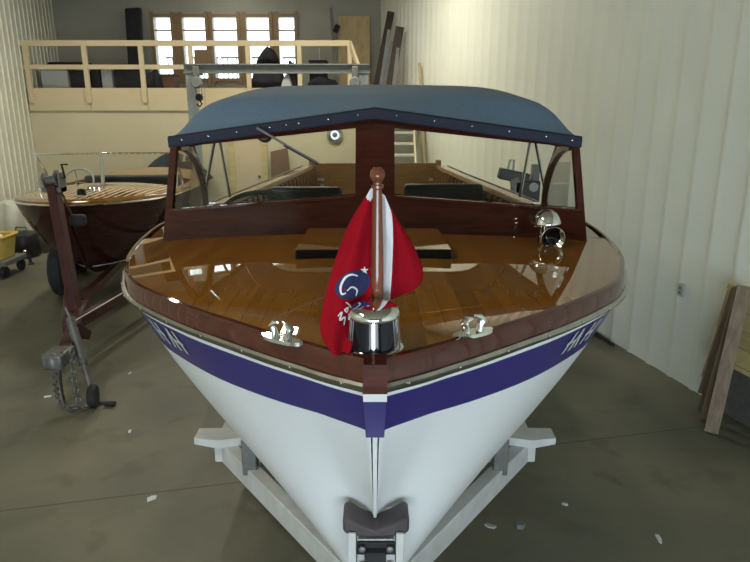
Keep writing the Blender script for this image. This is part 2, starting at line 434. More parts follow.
# staircase
st = thing('staircase', 'pale wooden staircase climbing to the upper floor beside the right wall', 'staircase', (.4, 12, 0))
sx0, sx1 = .03, .74
n = 14
for i in range(n):
    z = (i + 1) * (MZ1 - .05) / n; y = 10.6 + (YM - .1 - 10.6) * i / n
    MB().box(sx0, sx1, y, y + .27, z - .035, z).box(sx0 + .02, sx1 - .02, y + .22, y + .24, z - .2, z - .036).build('step', 'sheet', st)
MB().bar((sx0 - .02, 10.55, .1), (sx0 - .02, YM - .12, MZ1 - .15), .035, .25).build('stringer', 'cream', st)
MB().bar((sx1 + .02, 10.55, .1), (sx1 + .02, YM - .12, MZ1 - .15), .035, .25).build('stringer', 'cream', st)

# ceiling lamps
def lamp(x, y, p, lab):
    t = thing('ceiling_light', lab, 'lamp', (x, y, CZ), 'fluorescent lights under the ceiling')
    MB().box(x - .16, x + .16, y - .65, y + .65, CZ - .07, CZ - .001).build('housing', 'lampbody', t, bevel=.01)
    for s in (-.08, .08):
        MB().tube([(x + s, y - .6, CZ - .1), (x + s, y + .6, CZ - .1)], .018, 8).build('tube', 'tube', t)
    l = area('lamp_glow', (x, y, CZ - .13), (0, 0, 0), .3, 1.2, p, WARM)
for x, y, p, lab in LAMPS:
    lamp(x, y, p, lab)

# ---------------------------------------------------------------- boats
class Boat:
    k = 1.0
    """lines of a hull: s = distance aft of the stem head, x = half breadth, z = height"""
    def __init__(b, T, bt, zt_, kt, L, ca, cb):
        b.T, b.bt, b.zt, b.kt, b.L, b.ca, b.cb = T, bt, zt_, kt, L, ca, cb
    def hb(b, s): return b.k * herm([math.sqrt(p[0]) for p in b.bt], [p[1] for p in b.bt], math.sqrt(max(s, 0)))
    def zs(b, s): return herm([p[0] for p in b.zt], [p[1] for p in b.zt], s)
    def sec(b, u, side):
        s = b.L * u * u
        P0 = Vector((b.hb(s) * side, s, b.zs(s)))
        ks = herm([p[0] for p in b.kt], [p[1] for p in b.kt], u); kz = herm([p[0] for p in b.kt], [p[2] for p in b.kt], u)
        P2 = Vector((0, ks, kz))
        a = herm([p[0] for p in b.ca], [p[1] for p in b.ca], u); c = herm([p[0] for p in b.cb], [p[1] for p in b.cb], u)
        P1 = Vector((P0.x * a, P0.y * .5 + P2.y * .5, kz + (P0.z - kz) * c))
        return P0, P1, P2
    def pt(b, u, side, dz):
        """point on the hull dz below the sheer"""
        P0, P1, P2 = b.sec(u, side)
        lo, hi = 0., 1.
        for _ in range(24):
            t = (lo + hi) / 2
            z = (1-t)**2 * P0.z + 2*t*(1-t) * P1.z + t*t * P2.z
            if P0.z - z < dz: lo = t
            else: hi = t
        t = (lo + hi) / 2
        return (1-t)**2 * P0 + 2*t*(1-t) * P1 + t*t * P2
    def depth(b, u): P0, P1, P2 = b.sec(u, 1); return P0.z - P2.z
    def hull(b, name, mats, parent, bands=(), nu=70, nv=26, thick=.0):
        mb = MB()
        for side in (-1, 1):
            rows = []
            for i in range(nu + 1):
                u = i / nu; D = b.depth(u)
                bl = list(bands); last = bl[-1][0] if bl else 0
                offs = [0] + [q[0] for q in bl] + [last + (D - last) * ((k + 1) / nv) for k in range(nv)]
                rows.append([b.T @ b.pt(u, side, min(o, D)) for o in offs])
            nb = len(bands)
            def mi(i, j): return bands[j][1] if j < nb else (bands[-1][2] if bands else 0)
            mb.grid(rows, mi)
        # transom
        r = [[b.T @ b.pt(1, sd, b.depth(1) * k / 14) for k in range(15)] for sd in (-1, 1)]
        mb.grid(r, bands[-1][2] if bands else 0, smooth=False)
        return mb.build(name, mats, parent)
    def offset(b, s, side, d, dz):
        """point offset outward d from the sheer in plan"""
        e = .012
        s0 = max(s, .0006)
        x0, x1 = b.hb(max(s0 - e, 0)), b.hb(s0 + e)
        tx, ty = x1 - x0, (s0 + e) - max(s0 - e, 0)
        l = math.hypot(tx, ty); nx_, ny = ty / l, -tx / l
        x = b.hb(s0) + nx_ * d; y = s0 + ny * d
        if x < 0.0: y += 0; x = 0.0
        return Vector((x * side, y, b.zs(s) + dz))
    def profile(b, name, prof, mats, parent, s0=0., s1=None, n=90, mi=0, sides=(-1, 1), closed=True, label=None):
        """sweep a cross section (list of (outward, up)) along the sheer"""
        s1 = s1 or b.L; mb = MB()
        for side in sides:
            rows = []
            for i in range(n + 1):
                s = s0 + (s1 - s0) * (i / n) ** 2 if s0 < .01 else s0 + (s1 - s0) * i / n
                rows.append([b.T @ b.offset(s, side, d, dz) for d, dz in prof])
            mb.grid(rows, mi, closed=closed)
            if closed:
                k = len(prof)
                mb.add(rows[0], [tuple(range(k))], 0); mb.add(rows[-1], [tuple(range(k))], 0)
        return mb.build(name, mats, parent, label=label)

# ---- the launch in the middle
LY = 1.30
bt = [(0, .012), (.02, .050), (.095, .150), (.155, .222), (.29, .372), (.49, .578), (.62, .692), (.78, .815), (.94, .90), (1.04, .94), (1.4, 1.065), (1.95, 1.185), (2.45, 1.235), (3.3, 1.21), (4.3, 1.10), (5.3, .97), (6.3, .86)]
zt_ = [(0, 1.90), (.5, 1.873), (1.03, 1.84), (1.5, 1.81), (2.1, 1.785), (3.5, 1.75), (6.3, 1.75)]
kt = [(0, .60, 1.04), (.12, .687, .94), (.25, .728, .66), (.38, 1.14, .67), (.5, 1.75, .53), (.7, 3.1, .50), (1, 6.3, .50)]
ca = [(0, .66), (.3, .669), (.45, .715), (.7, .98), (1, 1.02)]
cb = [(0, .452), (.2, .545), (.4, .406), (.7, .15), (1, .13)]
TM = Matrix.Translation((0, LY, 0))
Boat.k = 1.004
B = Boat(TM, bt, zt_, kt, 6.3, ca, cb)
launch = thing('cabin_launch', 'white and blue wooden motor launch with a varnished foredeck and blue canvas top', 'boat', (0, 4.2, 0.56))
B.hull('hull', ['hullwhite', 'blue'], launch, bands=[(.014, 0, 0), (.037, 0, 0), (.10, 1, 0), (.170, 1, 0)])
# chrome rub strip
B.profile('rub_strip', [(0, -.010), (.012, -.010), (.017, -.002), (.017, .006), (.012, .012), (0, .013)], 'dullchrome', launch, n=110)
# toe rail of mahogany
B.profile('toe_rail', [(.006, .013), (.001, .060), (-.003, .065), (-.014, .067), (-.017, .063), (-.017, .02)], 'rail', launch, n=110)
# foredeck, crowned
DECKEND = 3.02 - LY + .12
def deck_z(s, x):
    b_ = max(B.hb(s) - .016, .001)
    cr = .050 * min(1, s / 1.4) + .004
    return B.zs(s) + .060 + cr * max(0, (1 - (x / b_) ** 2))
mb = MB(); rows = []
for i in range(60):
    s = .06 + (DECKEND - .06) * (i / 59) ** 1.5
    hw = B.hb(s) - .016
    rows.append([B.T @ Vector((hw * k / 16, s, deck_z(s, hw * k / 16))) for k in range(-16, 17)])
mb.grid(rows)
# deck end bulkhead lip
lo = [p + Vector((0, 0, -.05)) for p in rows[-1]]
mb.grid([rows[-1], lo])
mb.build('foredeck', 'deck', launch)
# stem post with painted lower part
mb = MB()
w = .024
def stem_pt(z):
    P0, P1, P2 = B.sec(0, 1)
    lo_, hi_ = 0., 1.
    for _ in range(24):
        t = (lo_ + hi_) / 2
        if (1-t)**2 * P0.z + 2*t*(1-t) * P1.z + t*t * P2.z > z: lo_ = t
        else: hi_ = t
    return (B.T @ ((1-t)**2 * P0 + 2*t*(1-t) * P1 + t*t * P2)).y
def stem_seg(z0, z1, w0, w1, mi, fr=.022, n=4):
    for k in range(n):
        a = z0 + (z1 - z0) * k / n; b_ = z0 + (z1 - z0) * (k + 1) / n
        wa = w0 + (w1 - w0) * k / n; wb = w0 + (w1 - w0) * (k + 1) / n
        ya, yb = stem_pt(min(a, 1.899)), stem_pt(min(b_, 1.899))
        mb.add([(-wa, ya - fr, a), (wa, ya - fr, a), (wa, ya + .06, a), (-wa, ya + .06, a), (-wb, yb - fr, b_), (wb, yb - fr, b_), (wb, yb + .06, b_), (-wb, yb + .06, b_)],
               [(0, 1, 2, 3), (7, 6, 5, 4), (0, 4, 5, 1), (1, 5, 6, 2), (2, 6, 7, 3), (3, 7, 4, 0)], mi)
stem_seg(1.898, 1.966, .027, .025, 0, .035)
stem_seg(1.872, 1.898, .026, .026, 1, .036)
stem_seg(1.735, 1.872, .022, .026, 2, .035)
stem_seg(1.06, 1.735, .004, .006, 1, .012, n=14)
mb.build('stem', ['rail', 'hullwhite', 'blue'], launch)
# fasteners on the rub strip
for side in (-1, 1):
    for s in (.03, .13, .25, .38, .52, .68, .86, 1.06, 1.3, 1.6):
        p = B.T @ B.offset(s, side, .017, .003)
        MB().lathe([(.0045, -.003), (.0045, .001), (.002, .003), (0, .003)], p, (side * .8, -.6, 0), 8).build('rub_strip_screw', 'chrome', launch)
# registration marks, pale letters on each bow
for side in (-1, 1):
    mb = MB()
    u0 = math.sqrt(.53 / 6.3)
    def hp(du, dz):
        p = B.pt(u0 + du, side, dz); q = B.pt(u0 + du, side, dz + .004); return B.T @ (p + Vector((side * .0025, -.0015, -.001)))
    for k, sl in enumerate((.006, .006, -.004, .006, .006)):
        a = .0 + k * .0095
        N_ = 5
        rows = [[hp(a + sl * (1 - j / N_), .045 + .075 * j / N_), hp(a + .0038 + sl * (1 - j / N_), .045 + .075 * j / N_)] for j in range(N_ + 1)]
        mb.grid(rows)
        if k in (1, 4): mb.grid([[hp(a - .009, .078 + q), hp(a - .002, .078 + q), hp(a + .003, .078 + q)] for q in (0, .012)])
    mb.build('registration_letters', 'plastic', launch)
# side decks and coaming
DK = DECKEND
B.profile('side_deck', [(-.046, .064), (-.046, .045), (-.17, .052), (-.17, .072)], 'deck', launch, s0=DK - .02, s1=6.28, n=50)
B.profile('coaming', [(-.165, .02), (-.165, .083), (-.172, .09), (-.185, .09), (-.19, .083), (-.19, .02)], 'panelwood', launch, s0=DK, s1=6.26, n=50)
B.profile('cockpit_lining', [(-.19, .05), (-.195, .05), (-.235, -.36), (-.215, -.36)], 'mahog', launch, s0=DK, s1=6.24, n=50)
for side in (-1, 1):
    s = 3.4
    while s < 6.15:
        a = B.T @ B.offset(s, side, -.205, .045); b_ = B.T @ B.offset(s, side, -.235, -.33)
        MB().bar(a, b_, .03, .02, up=(0, 1, 0)).build('lining_rib', 'panelwood', launch); s += .14
# cockpit sole and transom
mb = MB(); rows = []
for i in range(20):
    s = DK - .4 + (6.2 - DK + .4) * i / 19
    rows.append([B.T @ Vector((k * (B.hb(s) - .25), s, 1.42)) for k in (-1, 1)])
mb.grid(rows, smooth=False); mb.build('cockpit_floor', 'panelwood', launch)
ty = 7.38
mb = MB().box(-.72, .72, ty, ty + .05, 1.42, at(375, 163, ty).z)
for sx in (-1, 1): mb.box(sx * .72 - .03, sx * .72 + .03, ty - .03, ty + .06, 1.42, at(375, 160, ty).z)
mb.build('stern_bulkhead', 'panelwood', launch, bevel=.008)
MB().box(-.84, .84, ty + .06, 7.56, 1.1, 1.78).build('transom_block', 'mahog', launch, bevel=.02)
for x in (-.62, .66):
    MB().box(x - .04, x + .04, ty - .02, ty, 1.66, 1.69).box(x - .012, x + .03, ty - .02, ty, 1.58, 1.62).build('bulkhead_latch', 'paper', launch)
# engine box and seats
MB().box(-.3, .3, 5.6, 6.5, 1.42, 1.62).build('engine_box', 'panelwood', launch, bevel=.02)
def seat(x0, x1, y, px_top, lab):
    z1 = at(375, px_top, y).z
    s = MB().box(x0, x1, y, y + .1, 1.5, z1).build('seat_back', 'black', launch, bevel=.035)
    c = MB().box(x0, x1, y - .45, y + .02, 1.50, 1.60).build('seat_cushion', 'black', launch, bevel=.03)
    f = MB().box(x0 + .03, x1 - .03, y - .42, y + .05, 1.42, 1.505).build('seat_base', 'mahog', launch, bevel=.005)
seat(-.88, at(342, 190, 5.3).x, 5.3, 187.5, '')
seat(at(404, 190, 5.3).x, .90, 5.3, 184.5, '')
# ---- windscreen: two raked panels meeting at a centre post
def ws(side, k, h):
    """k 0 centre .. 1 outer, h 0 deck .. 1 head"""
    cen0, cen1 = Vector((0, 2.95, 1.925)), Vector((0, 3.05, at(375, 118, 3.05).z))
    out0, out1 = Vector((1.015 * side, 3.00, 1.86)), Vector((.975 * side, 3.12, at(172, 141, 3.12).z))
    a = cen0.lerp(out0, k); b_ = cen1.lerp(out1, k)
    return a.lerp(b_, h)
def wquad(mb, side, k0, k1, h0l, h0r, h1l, h1r, t=.04, mi=0):
    P = [ws(side, k0, h0l), ws(side, k1, h0r), ws(side, k1, h1r), ws(side, k0, h1l)]
    mb.prism(P, (0, t, .008), mi)
def hfor(side, k, py):
    """height fraction where the panel crosses a measured row"""
    lo_, hi_ = 0., 1.
    c, s = math.cos(PITCH), math.sin(PITCH)
    for _ in range(30):
        m_ = (lo_ + hi_) / 2; p = ws(side, k, m_)
        d_ = p.y * c - (p.z - H) * s; v = (p.y * s + (p.z - H) * c) / d_
        if 281 - v * 640 > py: lo_ = m_
        else: hi_ = m_
    return (lo_ + hi_) / 2
kc, ko = .092, .968
for side in (-1, 1):
    h0c, h0o = hfor(side, kc, 196.5), hfor(side, ko, 210)
    h1c, h1o = .93, .93
    mb = MB(); wquad(mb, side, 0, kc, -.05, -.05, 1, 1); mb.build('centre_post', 'mahog', launch)
    mb = MB()
    wquad(mb, side, kc, 1, -.05, -.06, h0c, h0o + (h0o - h0c) / (ko - kc) * .0)
    mb.build('windscreen_base_panel', 'mahog', launch)
    mb = MB(); wquad(mb, side, ko, 1, h0o, h0o, 1, 1, .045); mb.build('windscreen_side_post', 'mahog', launch)
    mb = MB(); wquad(mb, side, kc, ko, h1c, h1o, 1, 1, .045); mb.build('windscreen_head', 'mahog', launch)
    P = [ws(side, kc - .005, h0c - .01), ws(side, ko + .005, h0o - .01), ws(side, ko + .005, h1o + .01), ws(side, kc - .005, h1c + .01)]
    mb = MB().prism([p + Vector((0, .02, 0)) for p in P], (0, .005, 0)); mb.build('windscreen_glass', 'glass', launch)
    mb = MB().bar(ws(side, kc, h0c) + Vector((0, -.004, 0)), ws(side, ko, h0o) + Vector((0, -.004, 0)), .012, .012); mb.build('glazing_bead', 'rail', launch)
    # side wing frames running aft along the coaming: curved frame, glass
    p0 = ws(side, 1, .97); p1 = ws(side, 1, .05)
    cur = []
    for j in range(13):
        a = j / 12 * PI / 2
        cur.append(Vector((side * (.955 + .02 * a), 3.17 + .55 * math.sin(a), 2.30 - .43 * (1 - math.cos(a)))))
    mb = MB()
    for a, b_ in zip(cur[:-1], cur[1:]): mb.bar(a, b_, .03, .03)
    mb.build('side_window_frame', 'rail' if side < 0 else 'mahog', launch)
    mb = MB().prism(cur + [Vector((side * .955, 3.17, 1.87))], (side * .004, 0, 0)); mb.build('side_glass', 'glass', launch)
# ---- canvas top
def can(u, wv):
    """u -1..1 across, wv 0..1 fore to aft"""
    a = abs(u)
    Ys = [0, .18, .34, .62, 1]
    yc = herm(Ys, [3.02, 3.24, 3.48, 4.40, 5.35], wv); yo = herm(Ys, [3.09, 3.28, 3.48, 4.40, 5.35], wv)
    zc = herm(Ys, [2.482, 2.528, 2.560, 2.625, 2.60], wv)
    zb = herm(Ys, [2.350, 2.345, 2.345, 2.345, 2.34], wv)
    hw = herm(Ys, [.972, .978, .975, .985, .98], wv)
    f = min(1, max(0, herm(Ys, [0, .66, 1, 1, 1], wv)))
    lin = 1 - a
    sup = (1 - a ** 9) ** .5 if a < 1 else 0
    z = zb + (zc - zb) * (lin * (1 - f) + sup * f)
    z -= .022 * f * a * a
    return Vector((hw * u, yc + (yo - yc) * a, z))
mb = MB(); NU = 48
def uu(k):
    t = k / NU * 2 - 1
    return math.copysign(1 - (1 - abs(t)) ** 1.35, t)
rows = [[can(uu(k), j / 30) for k in range(NU + 1)] for j in range(31)]
mb.grid(rows)
canopy = mb.build('canvas_top', 'canvas', launch, solid=.004)
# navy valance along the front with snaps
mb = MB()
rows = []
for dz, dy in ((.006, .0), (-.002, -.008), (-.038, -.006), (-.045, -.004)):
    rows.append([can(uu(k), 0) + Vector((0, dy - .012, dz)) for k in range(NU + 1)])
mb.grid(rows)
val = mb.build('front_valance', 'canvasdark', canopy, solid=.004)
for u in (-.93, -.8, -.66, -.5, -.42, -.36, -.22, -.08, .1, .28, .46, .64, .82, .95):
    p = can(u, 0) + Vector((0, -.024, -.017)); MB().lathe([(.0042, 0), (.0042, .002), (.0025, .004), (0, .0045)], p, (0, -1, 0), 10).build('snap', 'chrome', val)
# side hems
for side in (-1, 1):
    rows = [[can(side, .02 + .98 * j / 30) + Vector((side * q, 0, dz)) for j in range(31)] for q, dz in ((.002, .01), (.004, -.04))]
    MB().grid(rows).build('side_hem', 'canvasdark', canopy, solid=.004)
# bows that carry the canvas
for wv in (.34, .66, .97):
    mb = MB(); mb.tube([can(k / 14, wv) + Vector((0, 0, -.02)) for k in range(-14, 15)], .011, 8); mb.build('canopy_bow', 'dullchrome', launch)
for side in (-1, 1):
    for (ax_, ay_, bx_0, by_, yy_) in ((530.7, 138, 520, 197, 4.25), (535, 138, 548, 207, 4.0), (558, 143, 544, 183, 3.85)):
        a = at(ax_, ay_, yy_); b_ = at(bx_0, by_, yy_ + .05); a.x *= side; b_.x *= side
        MB().tube([b_, a], .010, 8).build('canopy_strut', 'dullchrome', launch)
    MB().box(side * 1.04 - .03, side * 1.04 + .03, 3.95, 4.12, 1.855, 1.895).build('strut_foot', 'chrome', launch, bevel=.006)
# steering wheel
wc = at(256, 211, 3.55)
ax = Vector((0, -.42, .90)).normalized()
sw = MB()
a_ = ax.orthogonal().normalized(); b2 = ax.cross(a_)
ring = [wc + (a_ * math.cos(2 * PI * k / 40) + b2 * math.sin(2 * PI * k / 40)) * .19 for k in range(40)]
sw.tube(ring, .014, 8, closed=True)
whl = sw.build('steering_wheel', 'black', launch)
mb = MB()
for k in range(3):
    t = 2 * PI * k / 3 + .5
    mb.tube([wc - ax * .02, wc + (a_ * math.cos(t) + b2 * math.sin(t)) * .185], .007, 8)
mb.lathe([(0, -.05), (.03, -.04), (.035, 0), (.02, .012), (0, .014)], wc - ax * .02, ax, 16)
mb.build('wheel_spokes', 'chrome', whl)
MB().tube([wc - ax * .03, wc - ax * .35], .02, 10).build('steering_column', 'black', whl)
# dash shelf
mb = MB().add([(-.96, 3.12, 1.86), (.96, 3.12, 1.86), (.96, 3.36, 1.84), (-.96, 3.36, 1.84), (-.96, 3.12, 1.5), (.96, 3.12, 1.5), (.96, 3.34, 1.5), (-.96, 3.34, 1.5)],
            [(0, 1, 2, 3), (7, 6, 5, 4), (0, 4, 5, 1), (1, 5, 6, 2), (2, 6, 7, 3), (3, 7, 4, 0)])
mb.build('dashboard', 'mahog', launch, bevel=.01)
# wiper and its motor
wm = MB(); mpnt = at(262, 134, 3.12)
wm.lathe([(0, 0), (.03, .005), (.036, .02), (.036, .07), (.02, .085), (0, .088)], mpnt + Vector((0, .02, 0)), (0, 1, -.15), 16)
wm.box(mpnt.x - .02, mpnt.x + .04, mpnt.y + .02, mpnt.y + .07, mpnt.z, mpnt.z + .05)
wmo = wm.build('wiper_motor', 'black', launch)
mb = MB(); p0 = at(257, 128, 2.99); p1 = at(286, 145, 2.97); p2 = at(318, 163, 2.95)
mb.tube([p0 + Vector((0, .02, 0)), p0, p1], .006, 8); mb.tube([p1.lerp(p0, .1), p2], .004, 8)
mb.build('wiper_arm', 'galv', wmo)
MB().bar(p1 + Vector((-.01, .012, .0)), p2 + Vector((0, .012, -.004)), .006, .014).build('wiper_blade', 'rubber', wmo)
# hatch on the deck
hy0 = atz(375, 258, 1.915).y
mb = MB()
def hz(x): return deck_z(2.95 - LY, x)
mb = MB()
for z0, z1, mi, sh in ((1.86, 1.935, 1, 0),):
    x0a, x1a = at(295, 252, 2.36).x, at(452, 252, 2.36).x
    yF, yR = 2.36, 2.82
    xb0, xb1 = x0a * .93 - .02, x1a * .97
    vs = [(x0a, yF, 1.885), (x1a, yF, 1.885), (xb1, yR, 1.89), (xb0, yR, 1.89), (x0a, yF, 1.974), (x1a, yF, 1.974), (xb1, yR, 1.968), (xb0, yR, 1.968)]
    mb.add(vs, [(0, 1, 2, 3), (0, 4, 5, 1), (1, 5, 6, 2), (2, 6, 7, 3), (3, 7, 4, 0)], 1)
    mb.add(vs, [(4, 5, 6, 7)], 0)
hatch = mb.build('deck_hatch', ['hatch', 'blackgloss'], launch, bevel=.004)
# cleats
def cleat(px, py, ang):
    p = atz(px, py, 0); s = 1.0
    # find point on deck
    z = 1.95
    for _ in range(12):
        p = atz(px, py, z); z = deck_z(p.y - LY, p.x)
    p = atz(px, py, z) + Vector((0, 0, .004))
    T = Matrix.Translation(p) @ Matrix.Rotation(ang, 4, 'Z')
    c = MB()
    c.add([T @ Vector((.062 * math.cos(2 * PI * k / 24), .020 * math.sin(2 * PI * k / 24), zz)) for zz in (-.004, .005) for k in range(24)],
          [(k, (k + 1) % 24, 24 + (k + 1) % 24, 24 + k) for k in range(24)] + [tuple(range(24, 48))], 0, True)
    base = c.build('cleat', 'chrome', launch)
    for sg in (-1, 1):
        h = MB()
        h.tube([T @ Vector((sg * .020, 0, .0)), T @ Vector((sg * .022, 0, .018)), T @ Vector((sg * .028, 0, .030)), T @ Vector((sg * .020, 0, .040)), T @ Vector((sg * .004, 0, .046 if sg > 0 else .040))],
               [.012, .009, .011, .008, .004], 10)
        h.build('horn', 'chrome', base)
cleat(282, 341, R(-32)); cleat(473, 335, R(30))
# bow light: chrome hood over dark lens
bl_c = Vector((0.0, 1.395, 1.962))
bl_x = at(373.5, 340, 1.38).x
bl = MB(); N_ = 28
def shell(rx, ry, z0, z1, a0, a1, mb, mi=0):
    rows = [[Vector((bl_x + rx * sc * math.sin(t), bl_c.y - ry * sc * math.cos(t), z)) for t in [a0 + (a1 - a0) * k / N_ for k in range(N_ + 1)]] for z, sc in ((z0, 1.0), (z1, .90))]
    mb.grid(rows, mi)
zb_, zt2 = 1.958, 2.052
base = MB()
base.grid([[Vector((bl_x + a * math.sin(2 * PI * k / 32), bl_c.y - b_ * math.cos(2 * PI * k / 32), z)) for k in range(33)] for a, b_, z in ((.071, .078, zb_ - .012), (.071, .078, zb_ + .004), (.064, .071, zb_ + .008), (.001, .001, zb_ + .009))])
nav = base.build('bow_light', 'chrome', launch)
lens = MB(); shell(.060, .067, zb_ + .006, zt2 - .012, -PI, PI, lens); lens.build('lens', 'blackgloss', nav)
dome = MB()
prof = [(1.0, 0), (1.02, .004), (1.0, .012), (.9, .020), (.7, .026), (.4, .030), (.01, .031)]
dome.grid([[Vector((bl_x + .060 * r * math.sin(2 * PI * k / 32), bl_c.y - .067 * r * math.cos(2 * PI * k / 32), zt2 - .016 + z)) for k in range(33)] for r, z in prof])
dome.build('hood', 'chrome', nav)
fr = MB()
for t, w_ in ((0, .0035), (-1.15, .007), (1.15, .007)):
    for q in (0, ):
        a = Vector((bl_x + .063 * math.sin(t), bl_c.y - .070 * math.cos(t), zb_ + .006)); b_ = Vector((bl_x + .0575 * math.sin(t), bl_c.y - .064 * math.cos(t), zt2 - .010))
        fr.bar(a, b_, w_ * 1.6, .005, up=(math.sin(t), -math.cos(t), 0))
fr.build('divider', 'chrome', nav)
# horn and searchlight on the screen
def on_ws(px, py, y=3.12): return at(px, py, y)
hc = on_ws(553, 239, 2.75)
hn = MB()
hax = Vector((.05, -1, -.10)).normalized()
prof = [(.038, -.016), (.046, -.006), (.052, .002), (.054, .0), (.046, -.008), (.036, -.022), (.027, -.04), (.02, -.055), (.014, -.065), (.0, -.068)]
hn.lathe(prof, hc, hax, 28)
hn.lathe([(.033, -.020), (.026, -.028), (.0, -.034)], hc, hax, 28, mi=1)
hn.tube([hc - hax * .06, hc - hax * .06 + Vector((-.03, .02, -.01)), on_ws(540, 247, 2.90)], .008, 10)
horn = hn.build('signal_horn', ['chrome', 'blackgloss'], launch)
MB().lathe([(.014, -.01), (.014, .01), (.010, .016), (0, .018)], on_ws(534.5, 247, 2.86), (0, -1, 0), 14).tube([on_ws(536, 247, 2.86), on_ws(540, 236, 2.89), on_ws(541, 225, 2.98)], .006, 8).build('horn_bracket', 'chrome', horn)
sc = on_ws(547, 224, 2.84)
sl = MB()
sl.lathe([(.062, .0), (.063, .004), (.062, .010), (.058, .028), (.048, .046), (.034, .060), (.016, .068), (.0, .070)], sc + Vector((0, 0, -.004)), (-.12, .10, 1), 28)
sl.lathe([(.060, .001), (.05, -.004), (.0, -.006)], sc + Vector((0, 0, -.002)), (-.12, .10, 1), 28, mi=1)
srch = sl.build('searchlight', ['chrome', 'blackgloss'], launch)
sl = MB().tube([sc + Vector((0, .02, -.01)), sc + Vector((0, .03, -.06)), on_ws(545, 238, 3.0)], .010, 10)
sl.build('searchlight_stalk', 'chrome', srch)

# ---- flagstaff and ensign
fs = thing('flagstaff', 'varnished bow flagstaff flying a drooping red ensign with a white hoist', 'flag', (bl_x, 1.44, 2.06))
sp0 = at(377, 315, 1.445); sp1 = at(377.5, 186, 1.445)
m_ = MB(); D_ = sp1 - sp0
rad = [(0, .010), (.04, .0155), (.18, .0155), (.5, .0145), (.75, .0125), (.9, .011), (1, .010)]
m_.tube([sp0 + D_ * t for t, r in rad], [r for t, r in rad], 18)
m_.tube([sp0 - D_ * .06, sp0 + D_ * .01], [.011, .0105], 16)
m_.build('pole', 'staff', fs)
MB().lathe([(.010, -.006), (.014, -.002), (.014, .004), (.009, .006), (.009, .010), (.014, .015), (.0172, .025), (.015, .036), (.008, .043), (0, .0445)], sp1 + Vector((0, 0, -.002)), (0, 0, 1), 22).build('finial', 'staff', fs)
MB().lathe([(.016, -.012), (.017, -.006), (.013, .004), (.011, .012)], sp0, (0, 0, 1), 20).build('socket', 'dullchrome', fs)
# cloth: left fly, hanging to the deck, then the hoist and the right fold
def curve(pts, t):
    n_ = len(pts) - 1; xs_ = [i / n_ for i in range(n_ + 1)]
    return Vector([herm(xs_, [p[i] for p in pts], t) for i in range(3)])
Lout = [at(366, 196, 1.475), at(350, 222, 1.47), at(338, 252, 1.455), at(328, 284, 1.43), at(320.5, 318, 1.395), at(321, 338, 1.365), at(330, 352, 1.338)]
Lin = [at(375, 190, 1.475), at(376, 215, 1.47), at(376, 240, 1.465), at(375, 268, 1.46), at(370, 300, 1.43), at(358, 328, 1.395), at(349, 354, 1.345)]
def fl_left(u, v):
    a = curve(Lout, v); b_ = curve(Lin, v)
    p = a.lerp(b_, u)
    amp = .012 * min(1, v * 3)
    return p + Vector((0, amp * math.sin(u * 9 + v * 2.2) - .012 * v * math.sin(u * PI), 0))
Rin = [at(385, 196, 1.475), at(386, 215, 1.475), at(386, 240, 1.48), at(385, 270, 1.48), at(384, 302, 1.48)]
Rmid = [at(388, 203, 1.474), at(392, 216, 1.472), at(393, 240, 1.47), at(392, 270, 1.47), at(390, 300, 1.47)]
Rout = [at(390, 206, 1.48), at(398, 220, 1.50), at(412, 243, 1.51), at(422, 266, 1.515), at(423, 281, 1.515)]
Rbot = [at(390, 300, 1.47), at(398, 298, 1.49), at(407, 293, 1.50), at(416, 287, 1.51), at(423, 281, 1.515)]
def fl_right(u, v):
    top = curve([Rmid[0], Rout[0]], u)
    a = curve(Rmid, v); b_ = curve(Rout, v)
    p = a.lerp(b_, u)
    q = curve(Rbot, u) - curve(Rmid, 1).lerp(curve(Rout, 1), u)
    p = p + q * v ** 3
    return p + Vector((0, .010 * math.sin(u * 7) * v, 0))
cl = MB()
cl.grid([[fl_left(u / 22, v / 30) for u in range(23)] for v in range(31)])
cl.grid([[fl_right(u / 16, v / 24) for u in range(17)] for v in range(25)])
cl.grid([[curve(Rin, v / 20).lerp(curve(Rmid, v / 20), u / 4) for u in range(5)] for v in range(21)], 1)
cl.grid([[curve([at(366, 197, 1.472), at(372, 187, 1.468), at(378, 188, 1.47)], u / 6).lerp(curve([at(369, 203, 1.472), at(374, 197, 1.47), at(380, 200, 1.47)], u / 6), v / 4) for u in range(7)] for v in range(5)], 1)
# cloth passing behind the staff joins both folds
cl.grid([[curve(Lin[:5], v / 20).lerp(curve(Rin, v / 20), u / 6) + Vector((0, .02 * math.sin(u / 6 * PI), 0)) for u in range(7)] for v in range(21)], 1)
flag = cl.build('ensign', ['red', 'flagwhite'], fs, solid=.0012)
# emblem
def decal(poly, name, mat, off):
    mb_ = MB()
    c = (sum(p[0] for p in poly) / len(poly), sum(p[1] for p in poly) / len(poly))
    rings = []
    for r in (0.001, .35, .7, 1.0):
        rings.append([fl_left(c[0] + (p[0] - c[0]) * r, c[1] + (p[1] - c[1]) * r) + Vector((0, -off, off * .3)) for p in poly + poly[:1]])
    mb_.grid(rings); return mb_.build(name, mat, flag)
def uvof(px, py):
    """cloth coordinates of a measured spot, by search"""
    c, s = math.cos(PITCH), math.sin(PITCH); best = None
    u, v, st_ = .5, .5, .25
    def er(u, v):
        p = fl_left(u, v); d_ = p.y * c - (p.z - H) * s
        return (375 + 640 * p.x / d_ - px) ** 2 + (281 - 640 * ((p.y * s + (p.z - H) * c) / d_) - py) ** 2
    e = er(u, v)
    for _ in range(60):
        imp = False
        for du, dv in ((st_, 0), (-st_, 0), (0, st_), (0, -st_)):
            q = er(u + du, v + dv)
            if q < e: u, v, e, imp = u + du, v + dv, q, True
        if not imp: st_ /= 2
    return (u, v)
